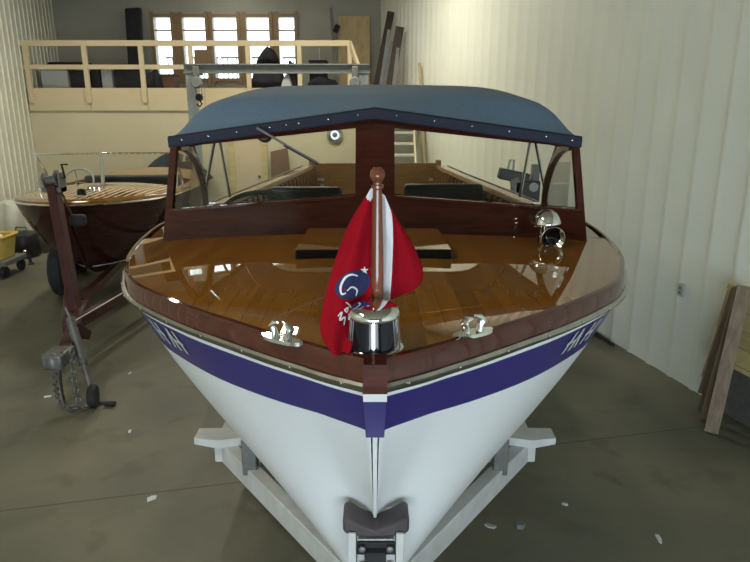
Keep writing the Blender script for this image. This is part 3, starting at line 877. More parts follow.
ell = [uvof(352.5 + 17.5 * math.cos(2 * PI * k / 22) , 285 + 14 * math.sin(2 * PI * k / 22) - 4 * math.cos(2 * PI * k / 22)) for k in range(22)]
decal(ell, 'emblem', 'flagblue', .0022)
def stroke(pts, w, name='lettering'):
    mb_ = MB(); L_ = []
    P_ = [Vector((x, y, 0)) for x, y in pts]; pts = [tuple(curve(P_, k / 20)[:2]) for k in range(21)]
    for i, (x, y) in enumerate(pts):
        a = pts[max(i - 1, 0)]; b_ = pts[min(i + 1, len(pts) - 1)]
        dx, dy = b_[0] - a[0], b_[1] - a[1]; l = math.hypot(dx, dy); ww = w * (.5 + .5 * math.sin(PI * (i + .5) / len(pts)))
        L_.append([fl_left(*uvof(x - dy / l * ww, y + dx / l * ww)) + Vector((0, -.0042, .001)), fl_left(*uvof(x + dy / l * ww, y - dx / l * ww)) + Vector((0, -.0042, .001))])
    mb_.grid(L_); return mb_.build(name, 'flagwhite', flag)
stroke([(358, 276), (352, 274.5), (346, 277), (342, 283), (340.5, 289), (342, 294), (346, 293)], 1.2)
stroke([(347, 291), (352, 287), (357, 290), (356, 296)], .9)
stroke([(346, 302), (350, 306), (345, 310), (350, 314)], .9)
stroke([(338, 316), (342, 312), (340, 320), (345, 317), (344, 325)], .9)
star = []
for k in range(10):
    r = 4.2 if k % 2 == 0 else 1.7; t = 2 * PI * k / 10 - PI / 2
    star.append(uvof(364.5 + r * math.cos(t), 270.5 + r * math.sin(t)))
decal(star, 'star', 'flagwhite', .0024)

# ---- white trailer below the launch
tr = thing('boat_trailer', 'white painted steel trailer carrying the blue and white launch', 'trailer', (0, 4, 0))
A1 = Vector((.93, 3.52, .47)); A0 = Vector((.0, 2.27, .47))
for side in (-1, 1):
    a = Vector((A1.x * side, A1.y, A1.z)); b_ = Vector((side * .005, A0.y, A0.z))
    MB().bar(a, b_, .075, .13).build('drawbar', 'trailer', tr, bevel=.006)
    MB().box(side * .93 - .04, side * .93 + .04, 3.45, 7.4, .41, .53).build('frame_rail', 'trailer', tr, bevel=.006)
    MB().add([(side * .78, 3.44, .53), (side * .93, 3.40, .53), (side * 1.07, 3.40, .56), (side * 1.07, 3.52, .56), (side * .78, 3.56, .53),
              (side * .78, 3.44, .585), (side * .93, 3.40, .585), (side * 1.07, 3.40, .60), (side * 1.07, 3.52, .60), (side * .78, 3.56, .585)],
             [(0, 1, 2, 3, 4), (5, 6, 7, 8, 9), (0, 1, 6, 5), (1, 2, 7, 6), (2, 3, 8, 7), (3, 4, 9, 8), (4, 0, 5, 9)]).build('guide_bracket', 'trailer', tr)
    # short hull support with pad
    q = Vector((side * .70, 3.20, .53))
    MB().box(q.x - .04, q.x + .04, q.y - .04, q.y + .04, .50, .72).build('support_post', 'galv', tr, bevel=.005)
    MB().box(q.x - .10, q.x + .06, q.y - .05, q.y + .05, .70, .75, T=Matrix.Translation(q) @ Matrix.Rotation(-side * R(30), 4, 'Y') @ Matrix.Translation(-q)).build('support_pad', 'rubber', tr, bevel=.008)
    MB().box(side * .5 - .05, side * .5 + .05, 3.6, 7.0, .60, .66).build('bunk', 'brownply', tr)
    # wheel and mudguard
    w_ = MB(); w_.lathe([(.12, -.09), (.30, -.09), (.335, -.06), (.34, 0), (.335, .06), (.30, .09), (.12, .09)], (side * 1.15, 5.6, .34), (1, 0, 0), 32)
    wh = w_.build('wheel', 'rubber', tr)
    MB().lathe([(0, -.04), (.11, -.05), (.18, -.03), (.19, .03), (.0, .05)], (side * 1.15, 5.6, .34), (1, 0, 0), 24).build('wheel_rim', 'trailer', wh)
    MB().grid([[Vector((side * (1.03 + q * .26), 5.6 + .40 * math.cos(t), .36 + .40 * math.sin(t))) for t in [PI * k / 14 for k in range(15)]] for q in (0, 1)]).build('mudguard', 'trailer', tr, solid=.006)
MB().tube([(-1.1, 5.6, .34), (1.1, 5.6, .34)], .035, 12).build('axle', 'galv', tr)
for y in (3.48, 5.0, 7.2): MB().box(-.9, .9, y - .04, y + .04, .415, .525).build('cross_member', 'trailer', tr)
MB().bar((0, 2.35, .46), (0, .85, .44), .09, .12).build('tongue', 'trailer', tr, bevel=.006)
MB().box(-.06, .06, .62, .9, .40, .50).build('coupler', 'galv', tr, bevel=.02)
MB().tube([(.14, 1.2, .02), (.14, 1.2, .62)], .03, 12).lathe([(.0, -.03), (.07, -.03), (.08, 0), (.07, .03), (0, .03)], (.14, 1.2, .085), (1, 0, 0), 20).box(.04, .14, 1.16, 1.24, .42, .48).build('jockey_wheel', 'galv', tr)
# winch post and bow stop
bs = at(376, 524, 1.70)
bx_, bz_ = bs.x, bs.z
v = MB()
yF = 1.66
outline = []
def vbar(mb, dz, w2, th, y0, y1, mi=0):
    pts = [(-.100, .052), (-.085, .060), (-.045, .030), (0, .005), (.045, .030), (.085, .060), (.100, .052), (.100, .0), (.085, -.012), (.03, -.024), (-.03, -.024), (-.085, -.012), (-.100, .0)]
    P = [Vector((bx_ + x * w2, y0, bz_ + z * .85 + dz)) for x, z in pts]
    mb.prism(P, (0, y1 - y0, 0), mi)
vbar(v, 0, 1.0, 1, yF, yF + .09)
v.build('bow_stop', 'bowrubber', tr, bevel=.012)
for sx in (-1, 1):
    mb = MB(); x = bx_ + sx * .072
    mb.box(x - .012, x + .012, yF - .015, yF - .003, bz_ - .30, bz_ + .005).box(x - .012 - (0 if sx > 0 else .0), x + .012, yF - .014, yF + .07, bz_ - .30, bz_ - .04)
    mb.build('bow_stop_plate', 'trailer', tr, bevel=.003)
    mb = MB()
    for z in (-.045, -.11, -.20): mb.lathe([(.011, 0), (.011, .008), (.005, .012), (0, .012)], (x - sx * .03, yF - .001, bz_ + z - .01), (0, -1, 0), 6)
    mb.build('bolts', 'galv', tr)
MB().box(bx_ - .055, bx_ + .055, yF + .015, yF + .06, bz_ - .30, bz_ - .035).build('winch_bracket', 'trailer', tr)
MB().box(bx_ - .06, bx_ + .06, yF + .005, yF + .014, bz_ - .085, bz_ - .04).box(bx_ - .035, bx_ + .03, yF - .02, yF + .014, bz_ - .11, bz_ - .06).build('winch_strap', 'rubber', tr, bevel=.004)
MB().bar((bx_, 1.70, bz_ - .28), (bx_, 1.45, .50), .08, .08).build('winch_post', 'trailer', tr, bevel=.006)

# ---------------------------------------------------------------- left: varnished runabout on a red trailer
RX, RY = at(66, 205, 7.0).x, 6.95
SZ = at(66, 205, 7.0).z
TR_ = Matrix.Translation((RX, RY, 0)) @ Matrix.Rotation(R(6), 4, 'Z')
Boat.k = 1.0
rbt = [(0, .012), (.02, .09), (.1, .27), (.25, .48), (.45, .66), (.7, .81), (1.0, .90), (1.5, .97), (2.2, 1.0), (3.2, .96), (4.6, .80)]
rzt = [(0, SZ), (.7, SZ - .035), (1.6, SZ - .07), (3, SZ - .11), (4.6, SZ - .12)]
rkt = [(0, .45, SZ - .70), (.15, .50, SZ - .82), (.35, .9, SZ - .98), (.55, 1.6, SZ - 1.02), (1, 4.6, SZ - 1.02)]
RB = Boat(TR_, rbt, rzt, rkt, 4.6, [(0, .6), (.4, .80), (.7, .95), (1, 1.0)], [(0, .45), (.3, .30), (.6, .16), (1, .14)])
rb = thing('runabout', 'dark varnished wooden runabout with striped deck and chrome framed windscreen', 'boat', (RX, RY + 2.6, .5))
RB.hull('hull', ['darkhull', 'flagwhite', 'darkhull'], rb, bands=[(.02, 0, 0)], nu=50, nv=20)
RB.profile('rub_strip', [(0, -.012), (.016, -.01), (.022, 0), (.016, .012), (0, .014)], 'chrome', rb, n=70)
RB.profile('covering_board', [(.004, .014), (.0, .035), (-.03, .045), (-.12, .05), (-.12, .02)], 'deck', rb, n=70)
def rdz(s, x):
    b_ = max(RB.hb(s) - .1, .001); return RB.zs(s) + .046 + .07 * min(1, s / 1.0) * max(0, 1 - (x / b_) ** 2)
rows = []
for i in range(40):
    s = .12 + 1.75 * (i / 39) ** 1.3; hw = max(RB.hb(s) - .11, .01)
    rows.append([RB.T @ Vector((hw * k / 10, s, rdz(s, hw * k / 10))) for k in range(-10, 11)])
MB().grid(rows).build('foredeck', 'runabout_deck', rb)
# waterline stripe
for side in (-1, 1):
    rows = [[RB.T @ (RB.pt(.2 + .8 * k / 30, side, d_) + Vector((side * .006, -.002, 0))) for k in range(31)] for d_ in (.80, .82)]
    MB().grid(rows).build('waterline_stripe', 'flagwhite', rb)
# hull letters on the side
mb = MB()
for k in range(4):
    u_ = .50 + k * .013
    rows = [[RB.T @ (RB.pt(u_ + q, 1, d_) + Vector((.006, -.003, 0))) for q in (0, .004)] for d_ in (.10, .17)]
    mb.grid(rows)
    if k % 2 == 0: mb.grid([[RB.T @ (RB.pt(u_ + q, 1, d_) + Vector((.006, -.003, 0))) for q in (0, .011)] for d_ in (.12, .13)])
mb.build('hull_letters', 'brownply', rb)
# V windscreen, chrome framed
def rT(x, s, z): return RB.T @ Vector((x, s, z))
wc0 = (0, 1.45, rdz(1.45, 0)); zt3 = at(104, 153, RY + 1.55).z
for side in (-1, 1):
    b0 = rT(0, 1.45, wc0[2]); t0 = rT(0, 1.52, zt3)
    b1 = rT(side * .90, 1.62, rdz(1.62, .85) - .01); t1 = rT(side * .90, 1.71, zt3 - .02)
    b2_ = rT(side * .88, 2.15, RB.zs(2.15) + .06)
    MB().prism([b0, b1, t1, t0], (0, .006, 0)).build('windscreen_glass', 'glass', rb)
    MB().prism([b1, b2_, t1], (0, .006, 0)).build('side_glass', 'glass', rb)
    f = MB()
    for p, q in ((b0, b1), (b1, t1), (t1, t0), (t1, b2_), (b1, b2_)): f.tube([p, q], .011, 8)
    f.build('windscreen_frame', 'chrome', rb)
MB().bar(rT(0, 1.44, wc0[2]), rT(0, 1.51, zt3 + .01), .04, .03, up=(0, 1, 0)).build('centre_post', 'chrome', rb)
# wheel
wc2 = at(78, 182, RY + 2.0); ax2 = Vector((.05, -.8, .6)).normalized(); a2 = ax2.orthogonal().normalized(); b3 = ax2.cross(a2)
rw = MB().tube([wc2 + (a2 * math.cos(2 * PI * k / 36) + b3 * math.sin(2 * PI * k / 36)) * .21 for k in range(36)], .013, 8, closed=True).build('steering_wheel', 'plastic', rb)
mb = MB()
for k in range(3):
    t = 2 * PI * k / 3; mb.tube([wc2, wc2 + (a2 * math.cos(t) + b3 * math.sin(t)) * .2], .007, 8)
mb.tube([wc2 + ax2 * .02, wc2 - ax2 * .4], .02, 8); mb.build('wheel_spokes', 'chrome', rw)
# cockpit
rows = [[rT(k * (RB.hb(s) - .14), s, SZ - .5) for k in (-1, 1)] for s in [1.7 + i * .27 for i in range(11)]]
MB().grid(rows, smooth=False).build('cockpit_floor', 'mahog', rb)
MB().box(-.72, .72, 2.9, 3.05, SZ - .5, SZ + .02, T=TR_).build('seat_back', 'black', rb, bevel=.03)
MB().box(-.72, .72, 2.4, 2.95, SZ - .5, SZ - .22, T=TR_).build('seat_cushion', 'black', rb, bevel=.03)
mb = MB(); rows = []
for i in range(16):
    s = 3.1 + 1.45 * i / 15; hw = RB.hb(s) - .11
    rows.append([RB.T @ Vector((hw * k / 8, s, RB.zs(s) + .046 + .07 * (1 - (k / 8) ** 2))) for k in range(-8, 9)])
mb.grid(rows); mb.grid([rows[0], [p - Vector((0, 0, .5)) for p in rows[0]]]); mb.build('engine_deck', 'deck', rb)
# deck fittings: bow light, chocks, cleat
def rdeck(x, s): return rT(x, s, rdz(s, x))
MB().lathe([(.075, 0), (.078, .01), (.04, .03), (0, .035)], rdeck(.0, .95), (0, 0, 1), 20).build('deck_vent', 'chrome', rb)
p = rdeck(.06, .42)
MB().box(p.x - .08, p.x + .08, p.y - .06, p.y + .06, p.z - .005, p.z + .012).build('bow_plate', 'chrome', rb, bevel=.005)
MB().lathe([(.05, 0), (.05, .05), (.035, .075), (0, .08)], p, (0, 0, 1), 20).build('bow_light', 'blackgloss', rb)
p = rdeck(.12, .78)
MB().tube([p + Vector((-.09, 0, .045)), p + Vector((.09, 0, .045))], [.01, .012], 8).tube([p + Vector((-.03, 0, 0)), p + Vector((-.03, 0, .045))], .012, 8).tube([p + Vector((.03, 0, 0)), p + Vector((.03, 0, .045))], .012, 8).build('cleat', 'chrome', rb)
# red trailer
rt = thing('boat_trailer', 'dark red steel trailer with winch mast under the varnished runabout', 'trailer', (RX + .2, RY + 2, 0))
cp = Vector((at(62, 352, 5.05).x, 5.10, .46)); top_ = at(52, 178, 6.45); ft = at(76, 312, 6.0)
ft.z = max(ft.z, .5)
tg_end = Vector((-3.0, 6.3, .52))
MB().bar(cp, tg_end, .10, .12).build('tongue', 'redtrailer', rt, bevel=.008)
wp = MB().bar(Vector((ft.x - .0, ft.y, .48)), top_ - Vector((0, 0, .08)), .095, .11, up=(0, 1, 0)).build('winch_mast', 'redtrailer', rt, bevel=.01)
wn = MB().lathe([(.0, -.07), (.09, -.07), (.09, -.055), (.045, -.05), (.045, .05), (.09, .055), (.09, .07), (0, .07)], top_ + Vector((0, 0, -.02)), (1, 0, .2), 20).box(top_.x - .1, top_.x + .1, top_.y - .05, top_.y + .07, top_.z - .14, top_.z - .09).box(top_.x + .08, top_.x + .1, top_.y - .06, top_.y + .08, top_.z - .14, top_.z + .06).build('winch', 'galv', rt, bevel=.006)
MB().tube([top_ + Vector((.09, 0, 0)), top_ + Vector((.13, 0, 0)), top_ + Vector((.14, -.06, .14)), top_ + Vector((.2, -.06, .14))], .010, 8).build('winch_handle', 'black', wn)
MB().box(top_.x + .06, top_.x + .22, top_.y + .1, top_.y + .2, 1.28, 1.40).build('bow_stop', 'rubber', rt, bevel=.03)
MB().tube([top_ + Vector((.03, .03, -.05)), Vector((RX + .02, RY + .2, SZ - .25))], .012, 8).build('winch_strap', 'galv', rt)
for sg, e in ((1, Vector((-2.45, 8.6, .52))), (-1, Vector((-4.2, 8.6, .52)))):
    MB().bar(Vector((-2.86, 5.62, .50)), e, .08, .11).build('drawbar', 'redtrailer', rt, bevel=.006)
    MB().box(e.x - .04, e.x + .04, e.y - .05, e.y + 3.2, .46, .57).build('frame_rail', 'redtrailer', rt, bevel=.006)
MB().bar(Vector((-2.80, 5.54, .565)), Vector((-2.45, 8.5, .583)), .012, .006).build('frame_highlight_strip', 'flagwhite', rt)
for x, y in ((-4.24, 8.4), (-2.05, 9.6), (-4.55, 9.6)):
    w_ = MB().lathe([(.13, -.09), (.31, -.09), (.345, -.06), (.35, 0), (.345, .06), (.31, .09), (.13, .09)], (x, y, .35), (1, .15 if x == -4.24 else 0, 0), 32).build('wheel' if x != -4.24 else 'spare_wheel', 'rubber', rt)
    MB().lathe([(0, -.03), (.12, -.04), (.17, -.02), (.17, .03), (.0, .05)], (x, y, .35), (1, .15 if x == -4.24 else 0, 0), 24).build('wheel_rim', 'plastic' if x == -4.24 else 'galv', w_)
MB().tube([(-4.5, 9.6, .35), (-2.1, 9.6, .35)], .035, 10).bar((-4.24, 8.4, .50), (-3.9, 8.6, .50), .06, .06).build('axle', 'galv', rt)
MB().bar((-4.1, 8.6, .52), (-2.5, 8.6, .52), .08, .1).box(-4.26, -4.20, 8.37, 8.43, .35, .53).build('cross_member', 'redtrailer', rt)
for sg in (-1, 1): MB().box(-3.35 + sg * .35 - .04, -3.35 + sg * .35 + .04, 8.3, 11.4, .54, .60).build('bunk', 'brownply', rt)
MB().bar(Vector((-3.02, 6.25, .55)), Vector((-3.35, 8.5, .55)), .08, .08).build('keel_beam', 'redtrailer', rt)
# coupler, jack
MB().box(cp.x - .10, cp.x + .07, cp.y - .22, cp.y + .05, cp.z - .07, cp.z + .06).lathe([(.06, -.05), (.065, 0), (.05, .05), (0, .07)], cp + Vector((-.02, -.17, .0)), (0, 0, 1), 16).build('coupler', 'galv', rt, bevel=.02)
jb, jt = atz(93, 396, .1), at(70, 318, 5.35)
MB().tube([jt, jt.lerp(jb, .6)], .040, 14).tube([jt.lerp(jb, .58), jb], .028, 14).tube([jt, jt + Vector((-.03, 0, .10))], .012, 8).build('jack', 'galv', rt)
MB().lathe([(0, -.035), (.085, -.035), (.10, -.015), (.10, .015), (.085, .035), (0, .035)], jb, (1, .2, 0), 20).build('jack_wheel', 'rubber', rt)
MB().bar(jt.lerp(jb, .12), Vector((cp.x + .02, cp.y + .38, cp.z + .02)), .08, .08).build('jack_clamp', 'redtrailer', rt)
# light cable and plug lying on the floor
g = [at(62, 352, 4.95), at(60, 372, 4.95), atz(64, 399, .02), atz(72, 410, .01), atz(85, 409, .01), atz(97, 403, .012), atz(106, 403, .012)]
MB().tube([curve(g, k / 30) for k in range(31)], .011, 8).build('light_cable', 'cable', rt)
pp = atz(110, 403, .03); MB().tube([pp + Vector((-.045, 0, -.005)), pp + Vector((.045, 0, -.005))], .022, 12).build('cable_plug', 'black', rt)
def chain(pts, parent, link=.055, r=.006):
    # individual oval links along the curve
    tot = 0; P = [curve(pts, k / 60) for k in range(61)]; mb_ = MB()
    L_ = [0]
    for a, b_ in zip(P[:-1], P[1:]): L_.append(L_[-1] + (b_ - a).length)
    d_ = 0; k = 0
    while d_ < L_[-1]:
        i = max(j for j in range(61) if L_[j] <= d_); i = min(i, 59)
        t = (d_ - L_[i]) / max(1e-6, L_[i + 1] - L_[i]); c = P[i].lerp(P[i + 1], t); dr_ = (P[i + 1] - P[i]).normalized()
        sd = dr_.orthogonal().normalized(); sd = Matrix.Rotation(PI / 2 * (k % 2), 3, dr_) @ sd
        ring_ = [c + dr_ * math.cos(2 * PI * q / 12) * link * .5 + sd * math.sin(2 * PI * q / 12) * link * .32 for q in range(12)]
        mb_.tube(ring_, r, 6, closed=True)
        d_ += link * .78; k += 1
    return mb_.build('safety_chain', 'galv', parent)
chain([at(56, 358, 4.9), at(55, 380, 4.93), atz(60, 402, .03), atz(72, 409, .02), atz(84, 407, .02)], rt)
chain([at(72, 352, 5.0), at(74, 378, 5.0), atz(79, 405, .03), atz(72, 408, .03)], rt)

# ---------------------------------------------------------------- far left background
cb_ = thing('covered_boat', 'boat under a dark blue cover behind the varnished runabout', 'boat', (-4.25, 12.9, 0))
def cov(u, v):
    hw = .95 * (1 - (1 - v) ** 2.4) + .03
    x = -4.25 + u * hw * .78
    z = .98 + .55 * (1 - abs(u) ** 1.7) * (.35 + .65 * math.sin(min(v * 1.15, 1) * PI * .62))
    return Vector((x, 12.6 + 1.3 * v, z))
MB().grid([[cov(k / 12, j / 14) for k in range(-12, 13)] for j in range(15)]).build('cover', 'canvasdark', cb_, solid=.01)
def cvh(u, v, q):
    p = cov(u, v); c_ = Vector((-4.25, p.y, .5)); return p.lerp(c_, q * .75)
MB().grid([[cvh(-1, j / 14, q / 6) for j in range(15)] for q in range(7)]).grid([[cvh(1, j / 14, q / 6) for j in range(15)] for q in range(7)]).build('hull', 'darkhull', cb_)
MB().box(-4.6, -3.9, 12.9, 13.6, 0, .62).build('cradle', 'brownply', cb_)
# dust sheet over a table
tb = thing('workbench', 'trestle table standing under the white dust sheet near the left wall', 'table', (-6.1, 11.6, 0))
MB().box(-6.50, -5.55, 11.1, 12.1, .80, .84).build('table_top', 'ply', tb)
for x in (-6.45, -5.6):
    for y in (11.15, 12.0): MB().box(x - .03, x + .03, y - .03, y + .03, 0, .8).build('leg', 'ply', tb)
rows = []
for i in range(25):
    r = []
    for j in range(25):
        x = -6.57 + 1.20 * i / 24 ; y = 10.9 + 1.35 * j / 24
        ox = max(0, -6.52 - x, x + 5.53); oy = max(0, 11.08 - y, y - 12.12)
        o_ = max(ox, oy)
        z = .85 - o_ * 3.4 + .02 * math.sin(i * 1.7 + j) * (1 if o_ > 0 else .3) + .015
        if o_ > 0: x += .02 * math.sin(j * 1.3) ; y += .025 * math.sin(i * 1.1)
        r.append(Vector((x, y, max(z, .03))))
    rows.append(r)
sh = MB().grid(rows).build('dust_sheet', 'sheet', solid=.006); tag(sh, 'white dust sheet hanging over the table near the left wall', 'sheet')
# small dark bins under the table edge
dq = atz(25, 256, 0)
dm = thing('drum', 'squat black drum standing on the floor in front of the dust sheet', 'drum', dq)
MB().lathe([(0, 0), (.24, 0), (.26, .03), (.26, .36), (.24, .40), (.1, .43), (0, .43)], dq, (0, 0, 1), 28).build('drum_body', 'black', dm)
MB().tube([dq + Vector((-.1, 0, .42)), dq + Vector((-.08, 0, .50)), dq + Vector((.08, 0, .50)), dq + Vector((.1, 0, .42))], .014, 8).build('handle', 'galv', dm)
# yellow trolley tub
tt = thing('hand_truck', 'low dark wheeled dolly carrying the yellow tub at the left edge', 'trolley', (-5.45, 9.5, 0))
MB().box(-5.85, -5.2, 9.2, 9.8, .18, .26).build('platform', 'steel', tt, bevel=.01)
for x in (-5.78, -5.27):
    for y in (9.27, 9.73): MB().lathe([(0, -.03), (.08, -.03), (.09, 0), (.08, .03), (0, .03)], (x, y, .09), (1, 0, 0), 18).build('wheel', 'rubber', tt)
yt = thing('plastic_tub', 'yellow open plastic tub with rolled rim at the left edge', 'tub', (-5.5, 9.5, .26))
def rr(x0, x1, y0, y1, z, r=.08, n=6):
    o = []
    for cx, cy, a0 in ((x1 - r, y1 - r, 0), (x0 + r, y1 - r, PI / 2), (x0 + r, y0 + r, PI), (x1 - r, y0 + r, 1.5 * PI)):
        for k in range(n + 1): o.append(Vector((cx + r * math.cos(a0 + PI / 2 * k / n), cy + r * math.sin(a0 + PI / 2 * k / n), z)))
    return o
MB().grid([rr(-5.72, -5.30, 9.3, 9.7, .262), rr(-5.77, -5.25, 9.26, 9.74, .60), rr(-5.74, -5.28, 9.29, 9.71, .60), rr(-5.70, -5.32, 9.33, 9.67, .29)], closed=True).add(rr(-5.70, -5.32, 9.33, 9.67, .29), [tuple(range(28))]).build('tub_body', 'yellow', yt)
MB().tube(rr(-5.78, -5.24, 9.25, 9.75, .60), .02, 8, closed=True).build('rim', 'yellow', yt)
tag(MB().box(-5.66, -5.36, 9.36, 9.64, .30, .5, T=Matrix.Translation((0, 0, .02))).box(-5.6, -5.4, 9.4, 9.6, .52, .60).build('paper_bundle', 'paper', bevel=.02), 'white paper bundle lying inside the yellow tub', 'paper')
vs_ = thing('pipe_fitting', 'short bent black pipe with a bright end standing on the floor at left', 'pipe', (-5.0, 9.9, 0))
for o_ in (tt, yt, bpy.data.objects['paper_bundle']): o_.location.x -= .27
q0 = atz(31, 263, .02)
MB().lathe([(.05, 0), (.05, .015), (.03, .03), (0, .03)], (q0.x, q0.y, 0), (0, 0, 1), 16).tube([q0, q0 + Vector((-.02, 0, .12)), q0 + Vector((-.06, 0, .18))], .025, 10).build('pipe', 'black', vs_)
MB().lathe([(.03, -.02), (.034, 0), (.03, .02), (0, .022)], q0 + Vector((-.07, 0, .19)), (-.8, 0, .5), 14).build('pipe_collar', 'chrome', vs_)

# ---------------------------------------------------------------- gantry hoist
GY = 12.2
ga = thing('gantry_crane', 'grey steel gantry beam on posts standing across the hall behind the launch', 'crane', (-1.7, GY, 0))
gz1, gz0 = at(275, 64, GY).z, at(275, 73.5, GY).z
gx0, gx1 = at(184, 70, GY).x, at(370, 70, GY).x
b_ = MB().box(gx0, gx1, GY - .08, GY + .08, gz1 - .02, gz1).box(gx0, gx1, GY - .08, GY + .08, gz0, gz0 + .02).box(gx0, gx1, GY - .012, GY + .012, gz0 + .02, gz1 - .02)
b_.build('beam', 'steel', ga)
for x in (at(193, 100, GY).x, gx1 - .12):
    MB().box(x - .09, x + .09, GY - .06, GY + .06, .03, gz0).build('post', 'steelpost', ga, bevel=.006)
    MB().box(x - .2, x + .2, GY - .25, GY + .25, 0, .03).build('base_plate', 'steel', ga)
def hoist(px, lab, drop):
    x = at(px, 80, GY - .2).x
    h = thing('chain_hoist', lab, 'hoist', (x, GY - .2, gz0 - .3), 'chain hoists under the gantry beam')
    z = gz0
    MB().box(x - .06, x + .06, GY - .17, GY + .1, z - .03, z + .07).box(x - .05, x + .05, GY - .2, GY - .12, z - .1, z + .12).build('trolley', 'galv', h, bevel=.01)
    MB().lathe([(0, -.06), (.08, -.06), (.1, -.03), (.1, .03), (.08, .06), (0, .06)], (x, GY - .17, z - .16), (0, 1, 0), 20).build('hoist_body', 'steel', h)
    MB().lathe([(0, -.05), (.06, -.05), (.07, 0), (.06, .05), (0, .05)], (x + .03, GY - .17, z - drop), (0, 1, 0), 16).tube([Vector((x + .03, GY - .17, z - drop - .05)), Vector((x + .07, GY - .17, z - drop - .11)), Vector((x + .03, GY - .17, z - drop - .16)), Vector((x - .02, GY - .17, z - drop - .12))], .014, 8).build('hook_block', 'blackgloss', h)
    mb_ = MB()
    for dx in (-.03, .03, .08):
        for k in range(int(drop / .05)):
            mb_.lathe([(.004, -.022), (.014, -.012), (.014, .012), (.004, .022)], (x + dx, GY - .17 + .01 * (k % 2), z - .1 - k * .05 + .0), (0, 0, 1), 6)
    mb_.build('chain', 'galv', h)
hoist(196, 'dark chain hoist hanging beside the left gantry post', .42)
hoist(355, 'bright chain hoist hanging near the right end of the gantry beam', .16)

# ---------------------------------------------------------------- things on the upper floor
FZ = MZ1 - .02
def at_m(px, py, y): return at(px, py, y)
def heap(name, px0, px1, pytop, y, mat, lab, cat, seed, depth=.5, group=None):
    """soft uneven pile with a lumpy outline"""
    rnd = random.Random(seed); a, b_ = at(px0, pytop, y), at(px1, pytop, y); zt_ = a.z
    rows = []
    n1, n2 = 14, 10
    for j in range(n2 + 1):
        r = []
        t = j / n2
        for k in range(n1 + 1):
            q = k / n1
            env = min(1, (min(q, 1 - q) * 5) ** .6) * math.sin(PI * t) ** .5 if 0 < t < 1 else 0
            z = FZ + (zt_ - FZ) * env * (.82 + .18 * math.sin(q * 7 + seed) * math.cos(t * 5 + seed)) + rnd.uniform(-.02, .02) * (1 if env else 0)
            r.append(Vector((a.x + (b_.x - a.x) * q, y + (t - .5) * depth, max(FZ + .002, z))))
        rows.append(r)
    o = MB().grid(rows).build(name, mat); tag(o, lab, cat, group); return o
def crate(name, px0, px1, pytop, y, mat, lab, cat, depth=.5, pybot=None):
    a, b_ = at(px0, pytop, y), at(px1, pytop, y)
    z0 = FZ + .003 if pybot is None else at(px0, pybot, y).z
    mb_ = MB().box(a.x, b_.x, y, y + depth, z0, a.z - .03)
    mb_.box(a.x - .015, b_.x + .015, y - .015, y + depth + .015, a.z - .03, a.z)
    o = mb_.build(name, mat, bevel=.012); tag(o, lab, cat); return o
crate('storage_box', 40, 66, 69, 14.7, 'plastic', 'pale translucent storage box at the left end of the upper floor', 'box', .6)
tag(MB().box(at(48, 66, 14.8).x, at(86, 66, 14.8).x, 14.75, 15.2, at(60, 69.4, 14.8).z + .015, at(60, 63, 14.8).z + .02).build('rolled_tarp', 'dark', bevel=.04), 'dark rolled tarp lying on top of the pale storage box', 'tarp')
crate('equipment_case', 69, 86, 70.5, 14.75, 'dark', 'black equipment case between the pale storage box and the second railing post', 'case')
crate('carton', 100, 111, 66, 14.9, 'plastic', 'grey carton standing behind the middle of the left railing', 'box', .4)
crate('equipment_case', 90, 97, 66, 14.8, 'dark', 'narrow black case left of the grey carton on the upper floor', 'case')
crate('equipment_case', 113, 142, 64, 14.8, 'dark', 'wide black case right of the grey carton on the upper floor', 'case')
heap('garment_pile', 146, 160, 68, 14.8, 'dark', 'small dark pile of cloth under the first window', 'cloth', 3)
crate('wooden_box', 160, 174, 74, 15.0, 'brownply', 'small brown wooden box below the first window', 'box', .4)
# dark roll leaning on the far wall, left of the windows
a = at(138, 90, 16.3); tpt = at(133, 8, 16.8); a.z = FZ
tag(MB().bar(a + Vector((0, 0, .01)), tpt, .40, .12, up=(0, 1, 0)).build('carpet_roll', 'dark', bevel=.05), 'tall dark roll leaning against the far wall left of the windows', 'roll')
def seated(px0, px1, pyt, y, seed, lab):
    return heap('coat_pile', px0, px1, pyt, y, 'dark', lab, 'clothes', seed, .6)
seated(250, 284, 46, 14.75, 1, 'tall black heap of coats in front of the fourth window')
seated(286, 298, 58, 15.1, 5, 'lower black heap of coats in front of the fifth window')
crate('speaker_box', 309, 326, 60, 15.0, 'dark', 'black box with square top behind the railing right of the windows', 'box')
heap('cable_heap', 305, 340, 76, 14.7, 'dark', 'low black heap in front of the black box right of the windows', 'heap', 8)
heap('rag', 281, 292, 74, 14.25, 'plastic', 'pale grey rag lying beside the coats near the gantry beam', 'cloth', 4, .25)
# window cill chairs: simple wooden chair by window
ch = thing('wooden_chair', 'brown wooden chair standing below the second window', 'chair', (at(200, 80, 16).x, 16, FZ))
cx = at(203, 80, 16).x
MB().box(cx - .22, cx + .22, 15.8, 16.22, FZ + .43, FZ + .46).build('seat', 'winframe', ch)
MB().box(cx - .22, cx + .22, 16.2, 16.23, FZ + .62, FZ + .95).build('backrest', 'winframe', ch)
for sx in (-.19, .19):
    MB().box(cx + sx - .02, cx + sx + .02, 15.82, 15.86, FZ, FZ + .43).build('leg', 'winframe', ch)
    MB().box(cx + sx - .02, cx + sx + .02, 16.19, 16.23, FZ, FZ + .95).build('leg', 'winframe', ch)
